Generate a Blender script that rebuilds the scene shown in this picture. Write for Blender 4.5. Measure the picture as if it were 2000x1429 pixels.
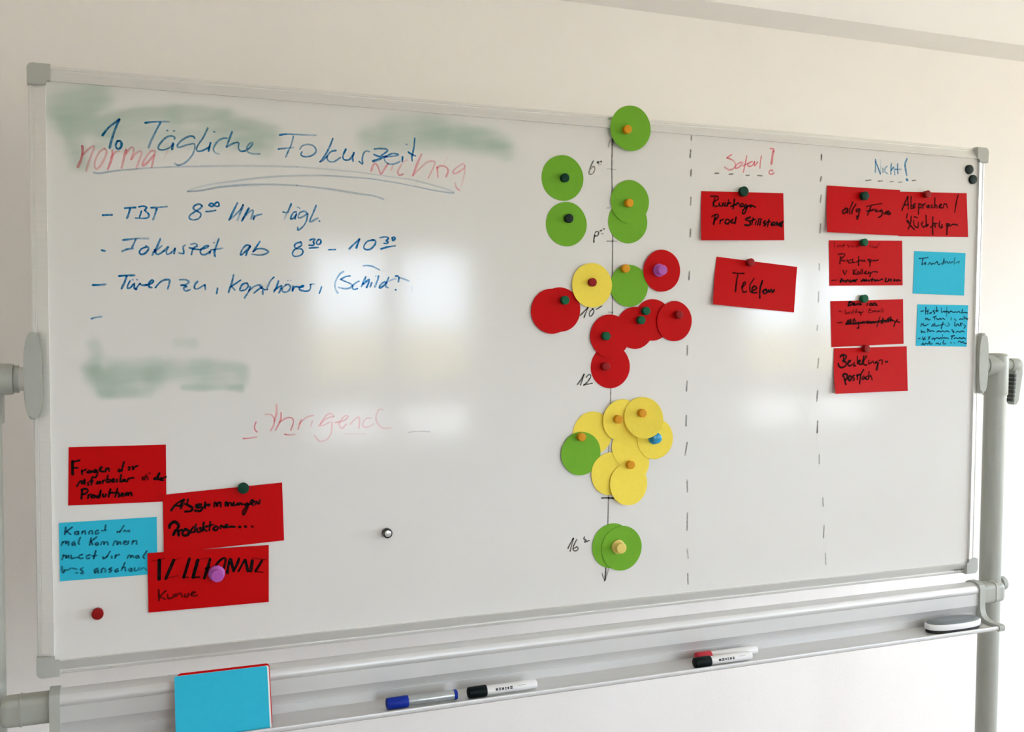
import bpy, bmesh, math, random
from mathutils import Matrix, Vector, noise

for o in list(bpy.data.objects):
    bpy.data.objects.remove(o, do_unlink=True)
scene = bpy.context.scene
C = scene.collection
random.seed(4)

# ------------------------------------------------------------------ camera
ZC = 1.50                                   # height of the whiteboard's centre above the floor
CAM = Vector((-0.85304766, -1.76943837, 0.08974745 + ZC))
RIGHT = Vector((0.9338659926526566, -0.35758514369073546, 0.005212751532979565))
UP = Vector((0.011158970305596538, 0.04370547496194647, 0.9989821363968776))
FWD = Vector((0.35744899656956286, 0.9328572755089745, -0.04480533875986137))
FPX = 1920.6
cam_data = bpy.data.cameras.new('camera')
cam = bpy.data.objects.new('camera', cam_data)
C.objects.link(cam)
M = Matrix.Identity(4)
for i in range(3):
    M[i][0], M[i][1], M[i][2], M[i][3] = RIGHT[i], UP[i], -FWD[i], CAM[i]
cam.matrix_world = M
cam_data.sensor_width = 36.0
cam_data.lens = 36.0 * FPX / 2000.0
cam_data.clip_start = 0.02
cam_data.clip_end = 3000
scene.camera = cam

# ------------------------------------------------------------------ sky and daylight
world = bpy.data.worlds.new('sky')
scene.world = world
world.use_nodes = True
nt = world.node_tree
nt.nodes.clear()
out = nt.nodes.new('ShaderNodeOutputWorld')
bg = nt.nodes.new('ShaderNodeBackground')
tc = nt.nodes.new('ShaderNodeTexCoord')
sx = nt.nodes.new('ShaderNodeSeparateXYZ')
rp = nt.nodes.new('ShaderNodeValToRGB')
rp.color_ramp.elements[0].position = 0.0
rp.color_ramp.elements[0].color = (0.74, 0.90, 1.06, 1)
rp.color_ramp.elements[1].position = 0.25
rp.color_ramp.elements[1].color = (0.83, 0.905, 1.0, 1)
nt.links.new(tc.outputs['Generated'], sx.inputs[0])
nt.links.new(sx.outputs['Z'], rp.inputs[0])
nt.links.new(rp.outputs[0], bg.inputs[0])
bg.inputs[1].default_value = 8.0
nt.links.new(bg.outputs[0], out.inputs[0])

ROOM = dict(x0=-2.9, x1=4.6, y0=-4.0, y1=0.65, z1=2.85)
# windows: (wall, horizontal start, horizontal end, sill, head)
WIN = [('rear', 0.065, 1.165, 0.82, 2.08), ('rear', 3.10, 4.30, 0.82, 2.08), ('right', -2.9, 0.15, 0.75, 2.35)]

def portal(name, loc, rot, sx_, sy_):
    l = bpy.data.lights.new(name, 'AREA')
    l.shape = 'RECTANGLE'; l.size = sx_; l.size_y = sy_
    l.cycles.is_portal = True
    o = bpy.data.objects.new(name, l); C.objects.link(o)
    o.location = loc; o.rotation_euler = rot
for i, (w, a, b, s, h) in enumerate(WIN):
    if w == 'rear':
        portal('window_daylight', ((a + b) / 2, ROOM['y0'] - 0.22, (s + h) / 2), (math.pi / 2, 0, math.pi), b - a, h - s)
    else:
        portal('window_daylight', (ROOM['x1'] + 0.22, (a + b) / 2, (s + h) / 2), (math.pi / 2, 0, math.pi / 2), b - a, h - s)

vs = scene.view_settings
vs.view_transform = 'Standard'
vs.look = 'None'
vs.gamma = 1.0
vs.use_curve_mapping = False
vs.exposure = 1.14
scene.cycles.max_bounces = 14
scene.cycles.diffuse_bounces = 9
scene.cycles.glossy_bounces = 6
scene.cycles.transparent_max_bounces = 32

# ------------------------------------------------------------------ helpers
def at(px, py, Y=0.0):
    """the point on the upright plane y = Y that the photo shows at pixel (px, py)"""
    d = RIGHT * ((px - 1000.0) / FPX) - UP * ((py - 714.5) / FPX) + FWD
    k = (Y - CAM.y) / d.y
    return CAM + d * k

def lin(c):
    return tuple(((v / 255.0) / 12.92 if v / 255.0 <= 0.04045 else ((v / 255.0 + 0.055) / 1.055) ** 2.4) for v in c)

def mat(name, rgb, rough=0.5, metal=0.0, spec=0.5, var=0.04, nscale=40.0, bump=0.0, bscale=300.0, coat=0.0, stretch=None, srgb=True):
    m = bpy.data.materials.new(name)
    m.use_nodes = True
    n = m.node_tree.nodes; L = m.node_tree.links
    b = n['Principled BSDF']
    col = lin(rgb) if srgb else rgb
    t = n.new('ShaderNodeTexCoord')
    mp = n.new('ShaderNodeMapping')
    if stretch: mp.inputs['Scale'].default_value = stretch
    L.new(t.outputs['Object'], mp.inputs[0])
    nz = n.new('ShaderNodeTexNoise')
    nz.inputs['Scale'].default_value = nscale
    nz.inputs['Detail'].default_value = 4
    L.new(mp.outputs[0], nz.inputs['Vector'])
    r = n.new('ShaderNodeValToRGB')
    r.color_ramp.elements[0].position = 0.3; r.color_ramp.elements[1].position = 0.7
    r.color_ramp.elements[0].color = tuple(max(0, v * (1 - var)) for v in col) + (1,)
    r.color_ramp.elements[1].color = tuple(min(1, v * (1 + var)) for v in col) + (1,)
    L.new(nz.outputs['Fac'], r.inputs[0])
    L.new(r.outputs[0], b.inputs['Base Color'])
    b.inputs['Roughness'].default_value = rough
    b.inputs['Metallic'].default_value = metal
    b.inputs['Specular IOR Level'].default_value = spec
    b.inputs['Coat Weight'].default_value = coat
    if bump > 0:
        n2 = n.new('ShaderNodeTexNoise'); n2.inputs['Scale'].default_value = bscale; n2.inputs['Detail'].default_value = 3
        L.new(mp.outputs[0], n2.inputs['Vector'])
        bp = n.new('ShaderNodeBump'); bp.inputs['Strength'].default_value = bump; bp.inputs['Distance'].default_value = 0.002
        L.new(n2.outputs['Fac'], bp.inputs['Height']); L.new(bp.outputs[0], b.inputs['Normal'])
    return m

def ink_mat(name, rgb, rough=0.5, spec=0.5, streak=0.25, nscale=220.0, stretch=(1, 1, 1), film=None):
    """marker ink: how much of it is left on the surface comes from the mesh attribute 'ink'"""
    m = bpy.data.materials.new(name); m.use_nodes = True
    n = m.node_tree.nodes; L = m.node_tree.links
    b = n['Principled BSDF']
    b.inputs['Base Color'].default_value = lin(rgb) + (1,)
    b.inputs['Roughness'].default_value = rough
    b.inputs['Specular IOR Level'].default_value = spec
    a = n.new('ShaderNodeAttribute'); a.attribute_name = 'ink'
    t = n.new('ShaderNodeTexCoord'); mp = n.new('ShaderNodeMapping'); mp.inputs['Scale'].default_value = stretch
    L.new(t.outputs['Object'], mp.inputs[0])
    nz = n.new('ShaderNodeTexNoise'); nz.inputs['Scale'].default_value = nscale; nz.inputs['Detail'].default_value = 3
    L.new(mp.outputs[0], nz.inputs['Vector'])
    mr = n.new('ShaderNodeMapRange')
    mr.inputs['From Min'].default_value = 0.3; mr.inputs['From Max'].default_value = 0.7
    mr.inputs['To Min'].default_value = 1.0 - streak; mr.inputs['To Max'].default_value = 1.0 + streak * 0.5
    L.new(nz.outputs['Fac'], mr.inputs['Value'])
    mu = n.new('ShaderNodeMath'); mu.operation = 'MULTIPLY'; mu.use_clamp = True
    L.new(a.outputs['Fac'], mu.inputs[0]); L.new(mr.outputs[0], mu.inputs[1])
    if film is None:
        L.new(mu.outputs[0], b.inputs['Alpha'])
    else:
        # a dry, see-through film of ink: it only filters the light going to and coming from the enamel
        n.remove(b)
        tr_ = n.new('ShaderNodeBsdfTransparent')
        mc = n.new('ShaderNodeMix'); mc.data_type = 'RGBA'
        mc.inputs[6].default_value = (1, 1, 1, 1); mc.inputs[7].default_value = tuple(film) + (1,)
        L.new(mu.outputs[0], mc.inputs[0]); L.new(mc.outputs[2], tr_.inputs[0])
        L.new(tr_.outputs[0], n['Material Output'].inputs[0])
    return m

def link_obj(name, me, m, parent=None, smooth=False):
    if m is not None: me.materials.append(m)
    if smooth:
        for p in me.polygons: p.use_smooth = True
    o = bpy.data.objects.new(name, me); C.objects.link(o)
    if parent is not None:
        o.parent = parent
        o.matrix_parent_inverse = parent.matrix_world.inverted() if parent.type != 'EMPTY' else Matrix.Translation(-parent.location)
    return o

def obj(name, bm, m, parent=None, smooth=False, auto=None):
    me = bpy.data.meshes.new(name)
    bmesh.ops.recalc_face_normals(bm, faces=bm.faces)
    if auto is not None:
        for e in bm.edges:
            if len(e.link_faces) == 2 and e.calc_face_angle(0) > auto: e.smooth = False
        smooth = True
    bm.to_mesh(me); bm.free()
    return link_obj(name, me, m, parent, smooth)

def tag(o, label=None, cat=None, group=None, kind=None):
    if label: o['label'] = label
    if cat: o['category'] = cat
    if group: o['group'] = group
    if kind: o['kind'] = kind
    return o

def empty(name, loc):
    o = bpy.data.objects.new(name, None); C.objects.link(o)
    o.location = loc; o.empty_display_size = 0.05
    return o

def box(bm, x0, x1, y0, y1, z0, z1, bev=0.0, seg=2):
    r = bmesh.ops.create_cube(bm, size=1)
    for v in r['verts']:
        v.co = Vector(((x0 + x1) / 2 + v.co.x * (x1 - x0), (y0 + y1) / 2 + v.co.y * (y1 - y0), (z0 + z1) / 2 + v.co.z * (z1 - z0)))
    if bev > 0:
        es = list({e for v in r['verts'] for e in v.link_edges})
        bmesh.ops.bevel(bm, geom=es, offset=bev, segments=seg, affect='EDGES', profile=0.5)

def lathe(bm, prof, center, axis='y', sign=1, n=40, cap0=True, cap1=True):
    """prof: list of (radius, distance along the axis)"""
    rings = []
    for r, h in prof:
        ring = []
        for k in range(n):
            a = 2 * math.pi * k / n
            u, v = r * math.cos(a), r * math.sin(a)
            if axis == 'y': p = Vector((u, sign * h, v))
            elif axis == 'x': p = Vector((sign * h, u, v))
            else: p = Vector((u, v, sign * h))
            ring.append(bm.verts.new(Vector(center) + p))
        rings.append(ring)
    for a, b in zip(rings, rings[1:]):
        for k in range(n):
            bm.faces.new((a[k], a[(k + 1) % n], b[(k + 1) % n], b[k]))
    if cap0: bm.faces.new(rings[0])
    if cap1: bm.faces.new(rings[-1])

def prism(bm, poly, fn, t0, t1):
    """extrude the 2D outline poly between t0 and t1; fn(p, t) gives the 3D point"""
    a = [bm.verts.new(fn(p, t0)) for p in poly]
    b = [bm.verts.new(fn(p, t1)) for p in poly]
    n = len(poly)
    for k in range(n):
        bm.faces.new((a[k], a[(k + 1) % n], b[(k + 1) % n], b[k]))
    bm.faces.new(a); bm.faces.new(b)

def round_poly(w, h, r, n=6, cx=0.0, cy=0.0):
    pts = []
    for sx_, sy_, a0 in ((1, 1, 0), (-1, 1, 90), (-1, -1, 180), (1, -1, 270)):
        for k in range(n + 1):
            a = math.radians(a0 + 90 * k / n)
            pts.append((cx + sx_ * (w / 2 - r) + r * math.cos(a), cy + sy_ * (h / 2 - r) + r * math.sin(a)))
    return pts

# ------------------------------------------------------------------ pen strokes
def parse(s):
    res = []
    for st in s.split(';'):
        st = st.strip()
        if not st: continue
        a0, a1, w = 1.0, 1.0, 1.0
        if st[0] == '@':
            head, st = st[1:].split(' ', 1)
            v = [float(q) for q in head.split(',')]
            a0 = v[0]; a1 = v[1] if len(v) > 1 else v[0]; w = v[2] if len(v) > 2 else 1.0
        res.append((a0, a1, w, [tuple(float(q) for q in p.split(',')) for p in st.split()]))
    return res

def smooth_line(P, sub=5):
    if len(P) < 3: return P
    out_ = []
    for i in range(len(P) - 1):
        p0 = P[max(i - 1, 0)]; p1 = P[i]; p2 = P[i + 1]; p3 = P[min(i + 2, len(P) - 1)]
        for k in range(sub):
            t = k / sub
            out_.append(tuple(0.5 * (2 * p1[j] + (p2[j] - p0[j]) * t + (2 * p0[j] - 5 * p1[j] + 4 * p2[j] - p3[j]) * t * t
                                     + (3 * p1[j] - p0[j] - 3 * p2[j] + p3[j]) * t ** 3) for j in (0, 1)))
    out_.append(P[-1])
    return out_

def write(name, groups, m, width, parent, surf=None, alpha=1.0, label=None, kind_lift=0.00012, gap=0.020):
    """handwriting, one part per word: strokes closer than gap belong to the same word"""
    S = []
    for ox, oy, s, text in groups:
        for a0, a1, wf, pts in parse(text):
            px = [(ox + x / s, oy + y / s) for x, y in pts]
            q = [at(x, y) for x, y in px]
            S.append([(min(p.x for p in q), max(p.x for p in q), min(p.z for p in q), max(p.z for p in q)), (a0, a1, wf, px), len(S)])
    ids = list(range(len(S)))
    def root(i):
        while ids[i] != i: i = ids[i]
        return i
    for i in range(len(S)):
        for j in range(i):
            a, b = S[i][0], S[j][0]
            dx = max(a[0] - b[1], b[0] - a[1], 0); dz = max(a[2] - b[3], b[2] - a[3], 0)
            if math.hypot(dx, dz * 1.6) < gap: ids[root(i)] = root(j)
    words = {}
    for i in range(len(S)): words.setdefault(root(i), []).append(S[i][1])
    res = []
    for k in sorted(words):
        res.append(write_word(name, words[k], m, width, parent, surf, alpha, label, kind_lift))
    return res

def write_word(name, strokes, m, width, parent, surf, alpha, label, kind_lift):
    """pen strokes as flat ribbons of ink lying on a surface; groups = [(x0, y0, scale, strokes)] read off the photo"""
    me = bpy.data.meshes.new(name)
    V, F, A = [], [], []
    idx = 0
    for _ in (0,):
        for a0, a1, wf, pts in strokes:
            P = []
            for x, y in pts:
                q = at(x, y, 0.0)
                P.append((q.x, q.z))
            P = smooth_line(P)
            if len(P) == 1: P = [P[0], (P[0][0] + 0.0005, P[0][1])]
            # drop coincident points
            Q = [P[0]]
            for p in P[1:]:
                if math.hypot(p[0] - Q[-1][0], p[1] - Q[-1][1]) > 0.0003: Q.append(p)
            if len(Q) < 2: Q.append((Q[0][0] + 0.0006, Q[0][1]))
            n = len(Q)
            hw0 = width * wf * 0.5
            idx += 1
            lift = kind_lift + 0.000004 * (idx % 60)
            # rounded ends: extend by three shrinking steps
            rows = []
            def tang(i):
                a = Q[max(i - 1, 0)]; b = Q[min(i + 1, n - 1)]
                d = math.hypot(b[0] - a[0], b[1] - a[1]) or 1.0
                return ((b[0] - a[0]) / d, (b[1] - a[1]) / d)
            t0 = tang(0); t1 = tang(n - 1)
            for c in (0.95, 0.6): rows.append((Q[0][0] - t0[0] * hw0 * c, Q[0][1] - t0[1] * hw0 * c, t0, math.sqrt(1 - c * c), 0.0))
            for i in range(n):
                f = i / (n - 1)
                press = 1.0 + 0.12 * math.sin(7.1 * f + idx)
                rows.append((Q[i][0], Q[i][1], tang(i), press, f))
            for c in (0.6, 0.95): rows.append((Q[-1][0] + t1[0] * hw0 * c, Q[-1][1] + t1[1] * hw0 * c, t1, math.sqrt(1 - c * c), 1.0))
            base = len(V)
            for x, z, t, hw, f in rows:
                h = hw0 * hw
                for sgn in (1, -1):
                    vx, vz = x - t[1] * h * sgn, z + t[0] * h * sgn
                    y = (surf(vx, vz) if surf else 0.0) - lift
                    V.append((vx, y, vz))
                    A.append(alpha * (a0 + (a1 - a0) * f))
            for k in range(len(rows) - 1):
                b = base + 2 * k
                F.append((b, b + 1, b + 3, b + 2))
    me.from_pydata(V, [], F)
    at_ = me.attributes.new('ink', 'FLOAT', 'POINT')
    at_.data.foreach_set('value', A)
    me.update()
    o = link_obj(name, me, m, parent)
    if label: o['label'] = label
    return o

# ------------------------------------------------------------------ materials
wall_m = mat('wall_paint', (243, 240, 237), rough=0.85, spec=0.2, var=0.012, nscale=3, bump=0.25, bscale=260)
ceil_m = mat('ceiling_paint', (243, 241, 239), rough=0.9, spec=0.2, var=0.01, nscale=3)
floor_m = mat('floor_wood', (146, 139, 132), rough=0.5, var=0.12, nscale=6, stretch=(1, 8, 1))
field_m = mat('field_grass', (168, 148, 82), rough=0.9, var=0.15, nscale=0.2, spec=0.1)
wframe_m = mat('window_frame_white', (235, 235, 232), rough=0.4, var=0.01)
enamel_m = mat('whiteboard_enamel', (226, 225, 222), rough=0.105, spec=0.42, var=0.006, nscale=4)
alu_m = mat('anodised_aluminium', (232, 232, 229), rough=0.42, metal=0.6, var=0.02, nscale=30, stretch=(0.2, 1, 8))
tray_m = mat('satin_aluminium', (212, 212, 211), rough=0.4, metal=0.35, var=0.02, nscale=30, stretch=(0.1, 1, 1))
plastic_m = mat('grey_plastic', (176, 178, 172), rough=0.5, var=0.02, nscale=60)
plate_m = mat('light_grey_plastic', (172, 175, 168), rough=0.55, var=0.02, nscale=60)
post_m = mat('grey_powder_coat', (168, 171, 163), rough=0.42, var=0.015, nscale=80)
dark_m = mat('dark_grey_plastic', (62, 64, 62), rough=0.6, var=0.1)
rubber_m = mat('black_rubber', (30, 30, 30), rough=0.7, var=0.1)

red_m = mat('red_card', (192, 0, 3), rough=0.5, spec=0.09, var=0.02, nscale=90)
blue_m = mat('blue_card', (44, 184, 216), rough=0.75, spec=0.25, var=0.02, nscale=90)
green_m = mat('green_card', (112, 172, 44), rough=0.75, spec=0.25, var=0.02, nscale=90)
yellow_m = mat('yellow_card', (246, 222, 84), rough=0.75, spec=0.25, var=0.02, nscale=90)
white_m = mat('white_card', (238, 236, 230), rough=0.7, spec=0.25, var=0.02, nscale=90)

mg_yellow = mat('yellow_magnet', (216, 148, 4), rough=0.45, spec=0.25, var=0.02)
mg_green = mat('green_magnet', (4, 92, 58), rough=0.45, spec=0.15, var=0.02)
mg_dkgreen = mat('dark_green_magnet', (6, 58, 42), rough=0.45, spec=0.15, var=0.02)
mg_black = mat('black_green_magnet', (30, 44, 42), rough=0.45, spec=0.15, var=0.02)
mg_red = mat('red_magnet', (142, 14, 18), rough=0.45, spec=0.15, var=0.02)
mg_purple = mat('purple_magnet', (176, 80, 176), rough=0.25, var=0.02)
mg_blue = mat('blue_magnet', (30, 148, 200), rough=0.2, var=0.02)
mg_pale = mat('pale_yellow_magnet', (226, 204, 110), rough=0.3, var=0.02)
mg_chrome = mat('chrome_dark_reflections', (74, 74, 74), rough=0.18, metal=1.0, var=0.01)  # dark reflections on the chrome sides are put into the base colour
mg_steel = mat('bright_steel', (214, 214, 212), rough=0.3, metal=0.6, var=0.01)

ink_blue = ink_mat('blue_marker_ink', (6, 110, 160), streak=0.4, nscale=180, film=(.06, .40, .70))
ink_navy = ink_mat('dark_blue_marker_ink', (22, 58, 92), streak=0.4, nscale=180)
ink_faint = ink_mat('faint_blue_marker_ink', (128, 176, 208), streak=0.25, nscale=120, film=(.28, .47, .64))
ink_red = ink_mat('faded_red_marker_ink', (255, 136, 146), streak=0.22, nscale=160, film=(.95, .26, .34))
ink_black = ink_mat('black_marker_ink', (52, 54, 54), streak=0.4, nscale=180, film=(.16, .16, .16))
ink_card = ink_mat('black_felt_pen_ink', (14, 12, 12), rough=0.8, spec=0.08, streak=0.15, nscale=200)
ink_brown = ink_mat('thin_black_pen_ink', (56, 8, 8), rough=0.8, spec=0.08, streak=0.25, nscale=200)
ink_teal = ink_mat('dark_pen_ink', (22, 62, 96), rough=0.8, spec=0.08, streak=0.3, nscale=200)
ink_smear = ink_mat('smeared_green_ink', (134, 186, 154), rough=0.2, streak=0.1, nscale=18, stretch=(0.35, 1, 2.2), film=(.32, .55, .43))

# ------------------------------------------------------------------ the setting
def struct(name, bm, m, **k):
    return tag(obj(name, bm, m, **k), kind='structure')

R = ROOM
bm = bmesh.new(); box(bm, R['x0'] - .2, R['x1'] + .25, R['y0'] - .25, R['y1'] + .2, -0.2, 0)
struct('floor', bm, floor_m)
bm = bmesh.new(); box(bm, R['x0'] - .2, R['x1'] + .25, R['y0'] - .25, R['y1'] + .2, R['z1'], R['z1'] + .2)
struct('ceiling', bm, ceil_m)
bm = bmesh.new(); box(bm, R['x0'] - .2, R['x1'] + .25, R['y1'], R['y1'] + .2, 0, R['z1'])
struct('wall_front', bm, wall_m)
bm = bmesh.new(); box(bm, R['x0'] - .2, R['x0'], R['y0'] - .25, R['y1'], 0, R['z1'])
struct('wall_left', bm, wall_m)
# rear wall with two openings
bm = bmesh.new()
y0, y1 = R['y0'] - .25, R['y0']
xs = [R['x0'], WIN[0][1], WIN[0][2], WIN[1][1], WIN[1][2], R['x1'] + .25]
for i in (0, 2, 4): box(bm, xs[i], xs[i + 1], y0, y1, 0, R['z1'])
for i in (1, 3):
    box(bm, xs[i], xs[i + 1], y0, y1, 0, WIN[0][3]); box(bm, xs[i], xs[i + 1], y0, y1, WIN[0][4], R['z1'])
struct('wall_rear', bm, wall_m)
# right wall with one opening
bm = bmesh.new()
x0, x1 = R['x1'], R['x1'] + .25
_, wa, wb, ws, wh = WIN[2]
box(bm, x0, x1, R['y0'], wa, 0, R['z1']); box(bm, x0, x1, wb, R['y1'], 0, R['z1'])
box(bm, x0, x1, wa, wb, 0, ws); box(bm, x0, x1, wa, wb, wh, R['z1'])
struct('wall_right', bm, wall_m)
# boxed-in soffit along the top of the wall
bm = bmesh.new(); box(bm, R['x0'], R['x1'], 0.51, R['y1'], ZC + 0.9386, R['z1'])
struct('trim_1', bm, ceil_m)
# skirting board
bm = bmesh.new(); box(bm, R['x0'], R['x1'], R['y1'] - .015, R['y1'], 0, .07, bev=.003)
struct('baseboard_front', bm, wframe_m)

glass_m = bpy.data.materials.new('window_glass'); glass_m.use_nodes = True
n = glass_m.node_tree.nodes; L = glass_m.node_tree.links
n.remove(n['Principled BSDF'])
tr = n.new('ShaderNodeBsdfTransparent'); tr.inputs[0].default_value = (0.97, 0.965, 0.97, 1)
gl = n.new('ShaderNodeBsdfGlossy'); gl.inputs['Roughness'].default_value = 0.02
mx = n.new('ShaderNodeMixShader'); mx.inputs[0].default_value = 0.05
L.new(tr.outputs[0], mx.inputs[1]); L.new(gl.outputs[0], mx.inputs[2]); L.new(mx.outputs[0], n['Material Output'].inputs[0])

def window(idx, wall, a, b, s, h, mullions, transoms):
    """frame bars round the opening and between the panes; the panes are parts"""
    f = 0.065
    fb = bmesh.new()
    def bar(u0, u1, z0, z1, d0=0.08, d1=0.15):
        if wall == 'rear': box(fb, u0, u1, R['y0'] - d1, R['y0'] - d0, z0, z1, bev=.004, seg=1)
        else: box(fb, R['x1'] + d0, R['x1'] + d1, u0, u1, z0, z1, bev=.004, seg=1)
    bar(a, a + f, s, h); bar(b - f, b, s, h); bar(a + f, b - f, s, s + f); bar(a + f, b - f, h - f, h)
    for (c, wd) in mullions: bar(c - wd / 2, c + wd / 2, s + f, h - f)
    us = [a + f] + [q for c, wd in mullions for q in (c - wd / 2, c + wd / 2)] + [b - f]
    zs = [s + f] + [q for c, wd in transoms for q in (c - wd / 2, c + wd / 2)] + [h - f]
    for (c, wd) in transoms:
        for k in range(0, len(us), 2): bar(us[k], us[k + 1], c - wd / 2, c + wd / 2)
    fr = struct('window_%d' % idx, fb, wframe_m)
    for k in range(0, len(us), 2):
        for q in range(0, len(zs), 2):
            gb = bmesh.new()
            if wall == 'rear': box(gb, us[k], us[k + 1], R['y0'] - .117, R['y0'] - .113, zs[q], zs[q + 1])
            else: box(gb, R['x1'] + .113, R['x1'] + .117, us[k], us[k + 1], zs[q], zs[q + 1])
            obj('glass_pane', gb, glass_m, fr)
window(1, *WIN[0], [(0.61, .12)], [(1.16, .18)])
window(2, *WIN[1], [(3.70, .12)], [(1.16, .18)])
window(3, *WIN[2], [(-1.375, .12)], [])
bm = bmesh.new(); box(bm, -900, 900, -900, 900, -4.2, -4.0)
tag(obj('field', bm, field_m), kind='structure')

bm = bmesh.new(); box(bm, -6, 14, -16, R['y0'] - .3, -.6, 0.1)
tag(obj('added_pale_slab', bm, mat('pale_slab', (208, 204, 198), rough=.9, var=.03, nscale=8)), kind='structure')  # unseen slab, added so the lower panes reflect bright in the board

# ------------------------------------------------------------------ the mobile whiteboard
WB = empty('mobile_whiteboard', (0, 0.025, 0))
tag(WB, 'large white magnetic whiteboard in a grey frame, swivelling between two posts', 'whiteboard')
HX, HZ, FW = 1.01, 0.50, 0.026
bm = bmesh.new(); box(bm, -HX + FW - .004, HX - FW + .004, 0, .016, ZC - HZ + FW - .004, ZC + HZ - FW + .004)
panel = tag(obj('board_panel', bm, enamel_m, WB), 'glossy white writing surface')
prof = [(0, .017), (0, -.0058), (.0175, .0030), (.0183, .0044), (.0198, .0044), (.0207, .0028), (.0240, .0036), (.0256, .0056), (.026, .008), (.026, .017)]
CC = .034
for s in (1, -1):
    bm = bmesh.new()
    prism(bm, prof, lambda p, t: Vector((t, p[1], ZC + s * (HZ - FW + p[0]))), -HX + CC, HX - CC)
    obj('frame_rail', bm, alu_m, WB)
    bm = bmesh.new()
    prism(bm, prof, lambda p, t: Vector((s * (HX - FW + p[0]), p[1], t)), ZC - HZ + CC, ZC + HZ - CC)
    obj('frame_rail', bm, alu_m, WB)
for sx_ in (1, -1):
    for sz_ in (1, -1):
        bm = bmesh.new()
        k = .0006
        pl = [(-CC, k), ]
        pl = [(-CC, k)]
        for q in range(7):
            a = math.radians(90 - 90 * q / 6); r = .0085
            pl.append((k - r + r * math.cos(a), k - r + r * math.sin(a)))
        pl += [(k, -CC), (-FW - k, -CC), (-FW - k, -FW - k), (-CC, -FW - k)]
        prism(bm, pl, lambda p, t: Vector((sx_ * (HX + p[0]), t, ZC + sz_ * (HZ + p[1]))), -.0066, .0178)
        bmesh.ops.bevel(bm, geom=[e for e in bm.edges if abs(e.verts[0].co.y + .0066) < 1e-5 and abs(e.verts[1].co.y + .0066) < 1e-5],
                        offset=.0012, segments=2, affect='EDGES')
        obj('frame_corner', bm, plastic_m, WB)

# posts, pivots, clamps
PX, PY, PR = 1.083, 0.025, .0245
PZ = ZC - .008
for s in (1, -1):
    bm = bmesh.new(); lathe(bm, [(PR, .06), (PR, PZ)], (s * PX, PY, 0), 'z', n=48)
    post = obj('post', bm, post_m, WB, auto=.6)
    # oval plate on the frame
    bm = bmesh.new()
    pl = []
    for k in range(48):
        a = 2 * math.pi * k / 48
        c_, s_ = math.cos(a), math.sin(a)
        e = 2 / 2.5
        pl.append((math.copysign(abs(c_) ** e, c_) * .0140, math.copysign(abs(s_) ** e, s_) * .0715))
    prism(bm, pl, lambda p, t: Vector((s * 1.0085 + p[0], t, PZ + .006 + p[1])), -.0105, .018)
    bmesh.ops.bevel(bm, geom=[e for e in bm.edges if abs(e.verts[0].co.y + .0105) < 1e-5 and abs(e.verts[1].co.y + .0105) < 1e-5],
                    offset=.0030, segments=3, affect='EDGES')
    obj('pivot_plate', bm, plate_m, WB, auto=.7)
    # boss with shaft, between plate and post
    bm = bmesh.new()
    lathe(bm, [(.017, 1.018), (.017, 1.0315), (.0225, 1.0317), (.0225, 1.0375), (.0205, 1.0376), (.0205, 1.0392), (.0245, 1.0394), (.0255, 1.044), (.0255, 1.085)],
          (0, PY - .004, PZ), 'x', sign=s, n=48)
    boss = obj('pivot_boss', bm, post_m, WB, auto=.6)
    bm = bmesh.new()
    lathe(bm, [(.0195, 1.0182), (.0190, 1.0316)], (0, PY - .0042, PZ), 'x', sign=s, n=40)
    tag(obj('shaft_bushing', bm, wframe_m, boss, auto=.6), 'white bushing on the pivot shaft')
    # sleeve on top of the post
    bm = bmesh.new()
    lathe(bm, [(.0280, -.072), (.0288, -.066), (.0290, .012), (.0275, .022), (.022, .0275), (.010, .029), (.0005, .0292)], (s * PX, PY, PZ), 'z', n=48)
    obj('post_head', bm, post_m, WB, auto=.6)
    # locking lever on the outside
    bm = bmesh.new()
    lathe(bm, [(.0125, 1.105), (.0125, 1.122), (.0150, 1.1225), (.0160, 1.128), (.0155, 1.148), (.012, 1.154), (.0005, 1.155)], (0, PY - .004, PZ), 'x', sign=s, n=40)
    lev = obj('locking_knob', bm, plate_m, WB, auto=.6)
    bm = bmesh.new()
    pl = [(1.130, -.004), (1.156, -.002), (1.155, -.020), (1.146, -.088), (1.140, -.096), (1.130, -.096), (1.126, -.090), (1.131, -.030)]
    prism(bm, pl, lambda p, t: Vector((s * p[0], t, PZ + p[1])), PY - .014, PY + .006)
    bmesh.ops.bevel(bm, geom=list(bm.edges), offset=.002, segments=2, affect='EDGES')
    obj('lever_arm', bm, plate_m, lev, auto=.7)
    bm = bmesh.new()
    for q in range(7):
        z = PZ - .026 - q * .0098
        xx = s * (1.131 - .0007 * q)
        box(bm, min(xx - .003, xx + .004), max(xx - .003, xx + .004), PY - .0147, PY + .003, z - .0036, z + .0036, bev=.0006, seg=1)
    tag(obj('lever_ribs', bm, dark_m, lev), 'dark ribs along the inside of the lever')
    # foot and castors
    bm = bmesh.new(); box(bm, s * PX - .025, s * PX + .025, PY - .33, PY + .33, .075, .115, bev=.010)
    foot = obj('foot', bm, post_m, WB)
    for q in (-.29, .29):
        bm = bmesh.new()
        lathe(bm, [(.030, -.013), (.0365, -.010), (.0365, .010), (.030, .013)], (s * PX, PY + q, .0366), 'x', n=28)
        box(bm, s * PX - .006, s * PX + .006, PY + q - .012, PY + q + .012, .05, .08)
        obj('castor', bm, rubber_m, foot, auto=.6)

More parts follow.
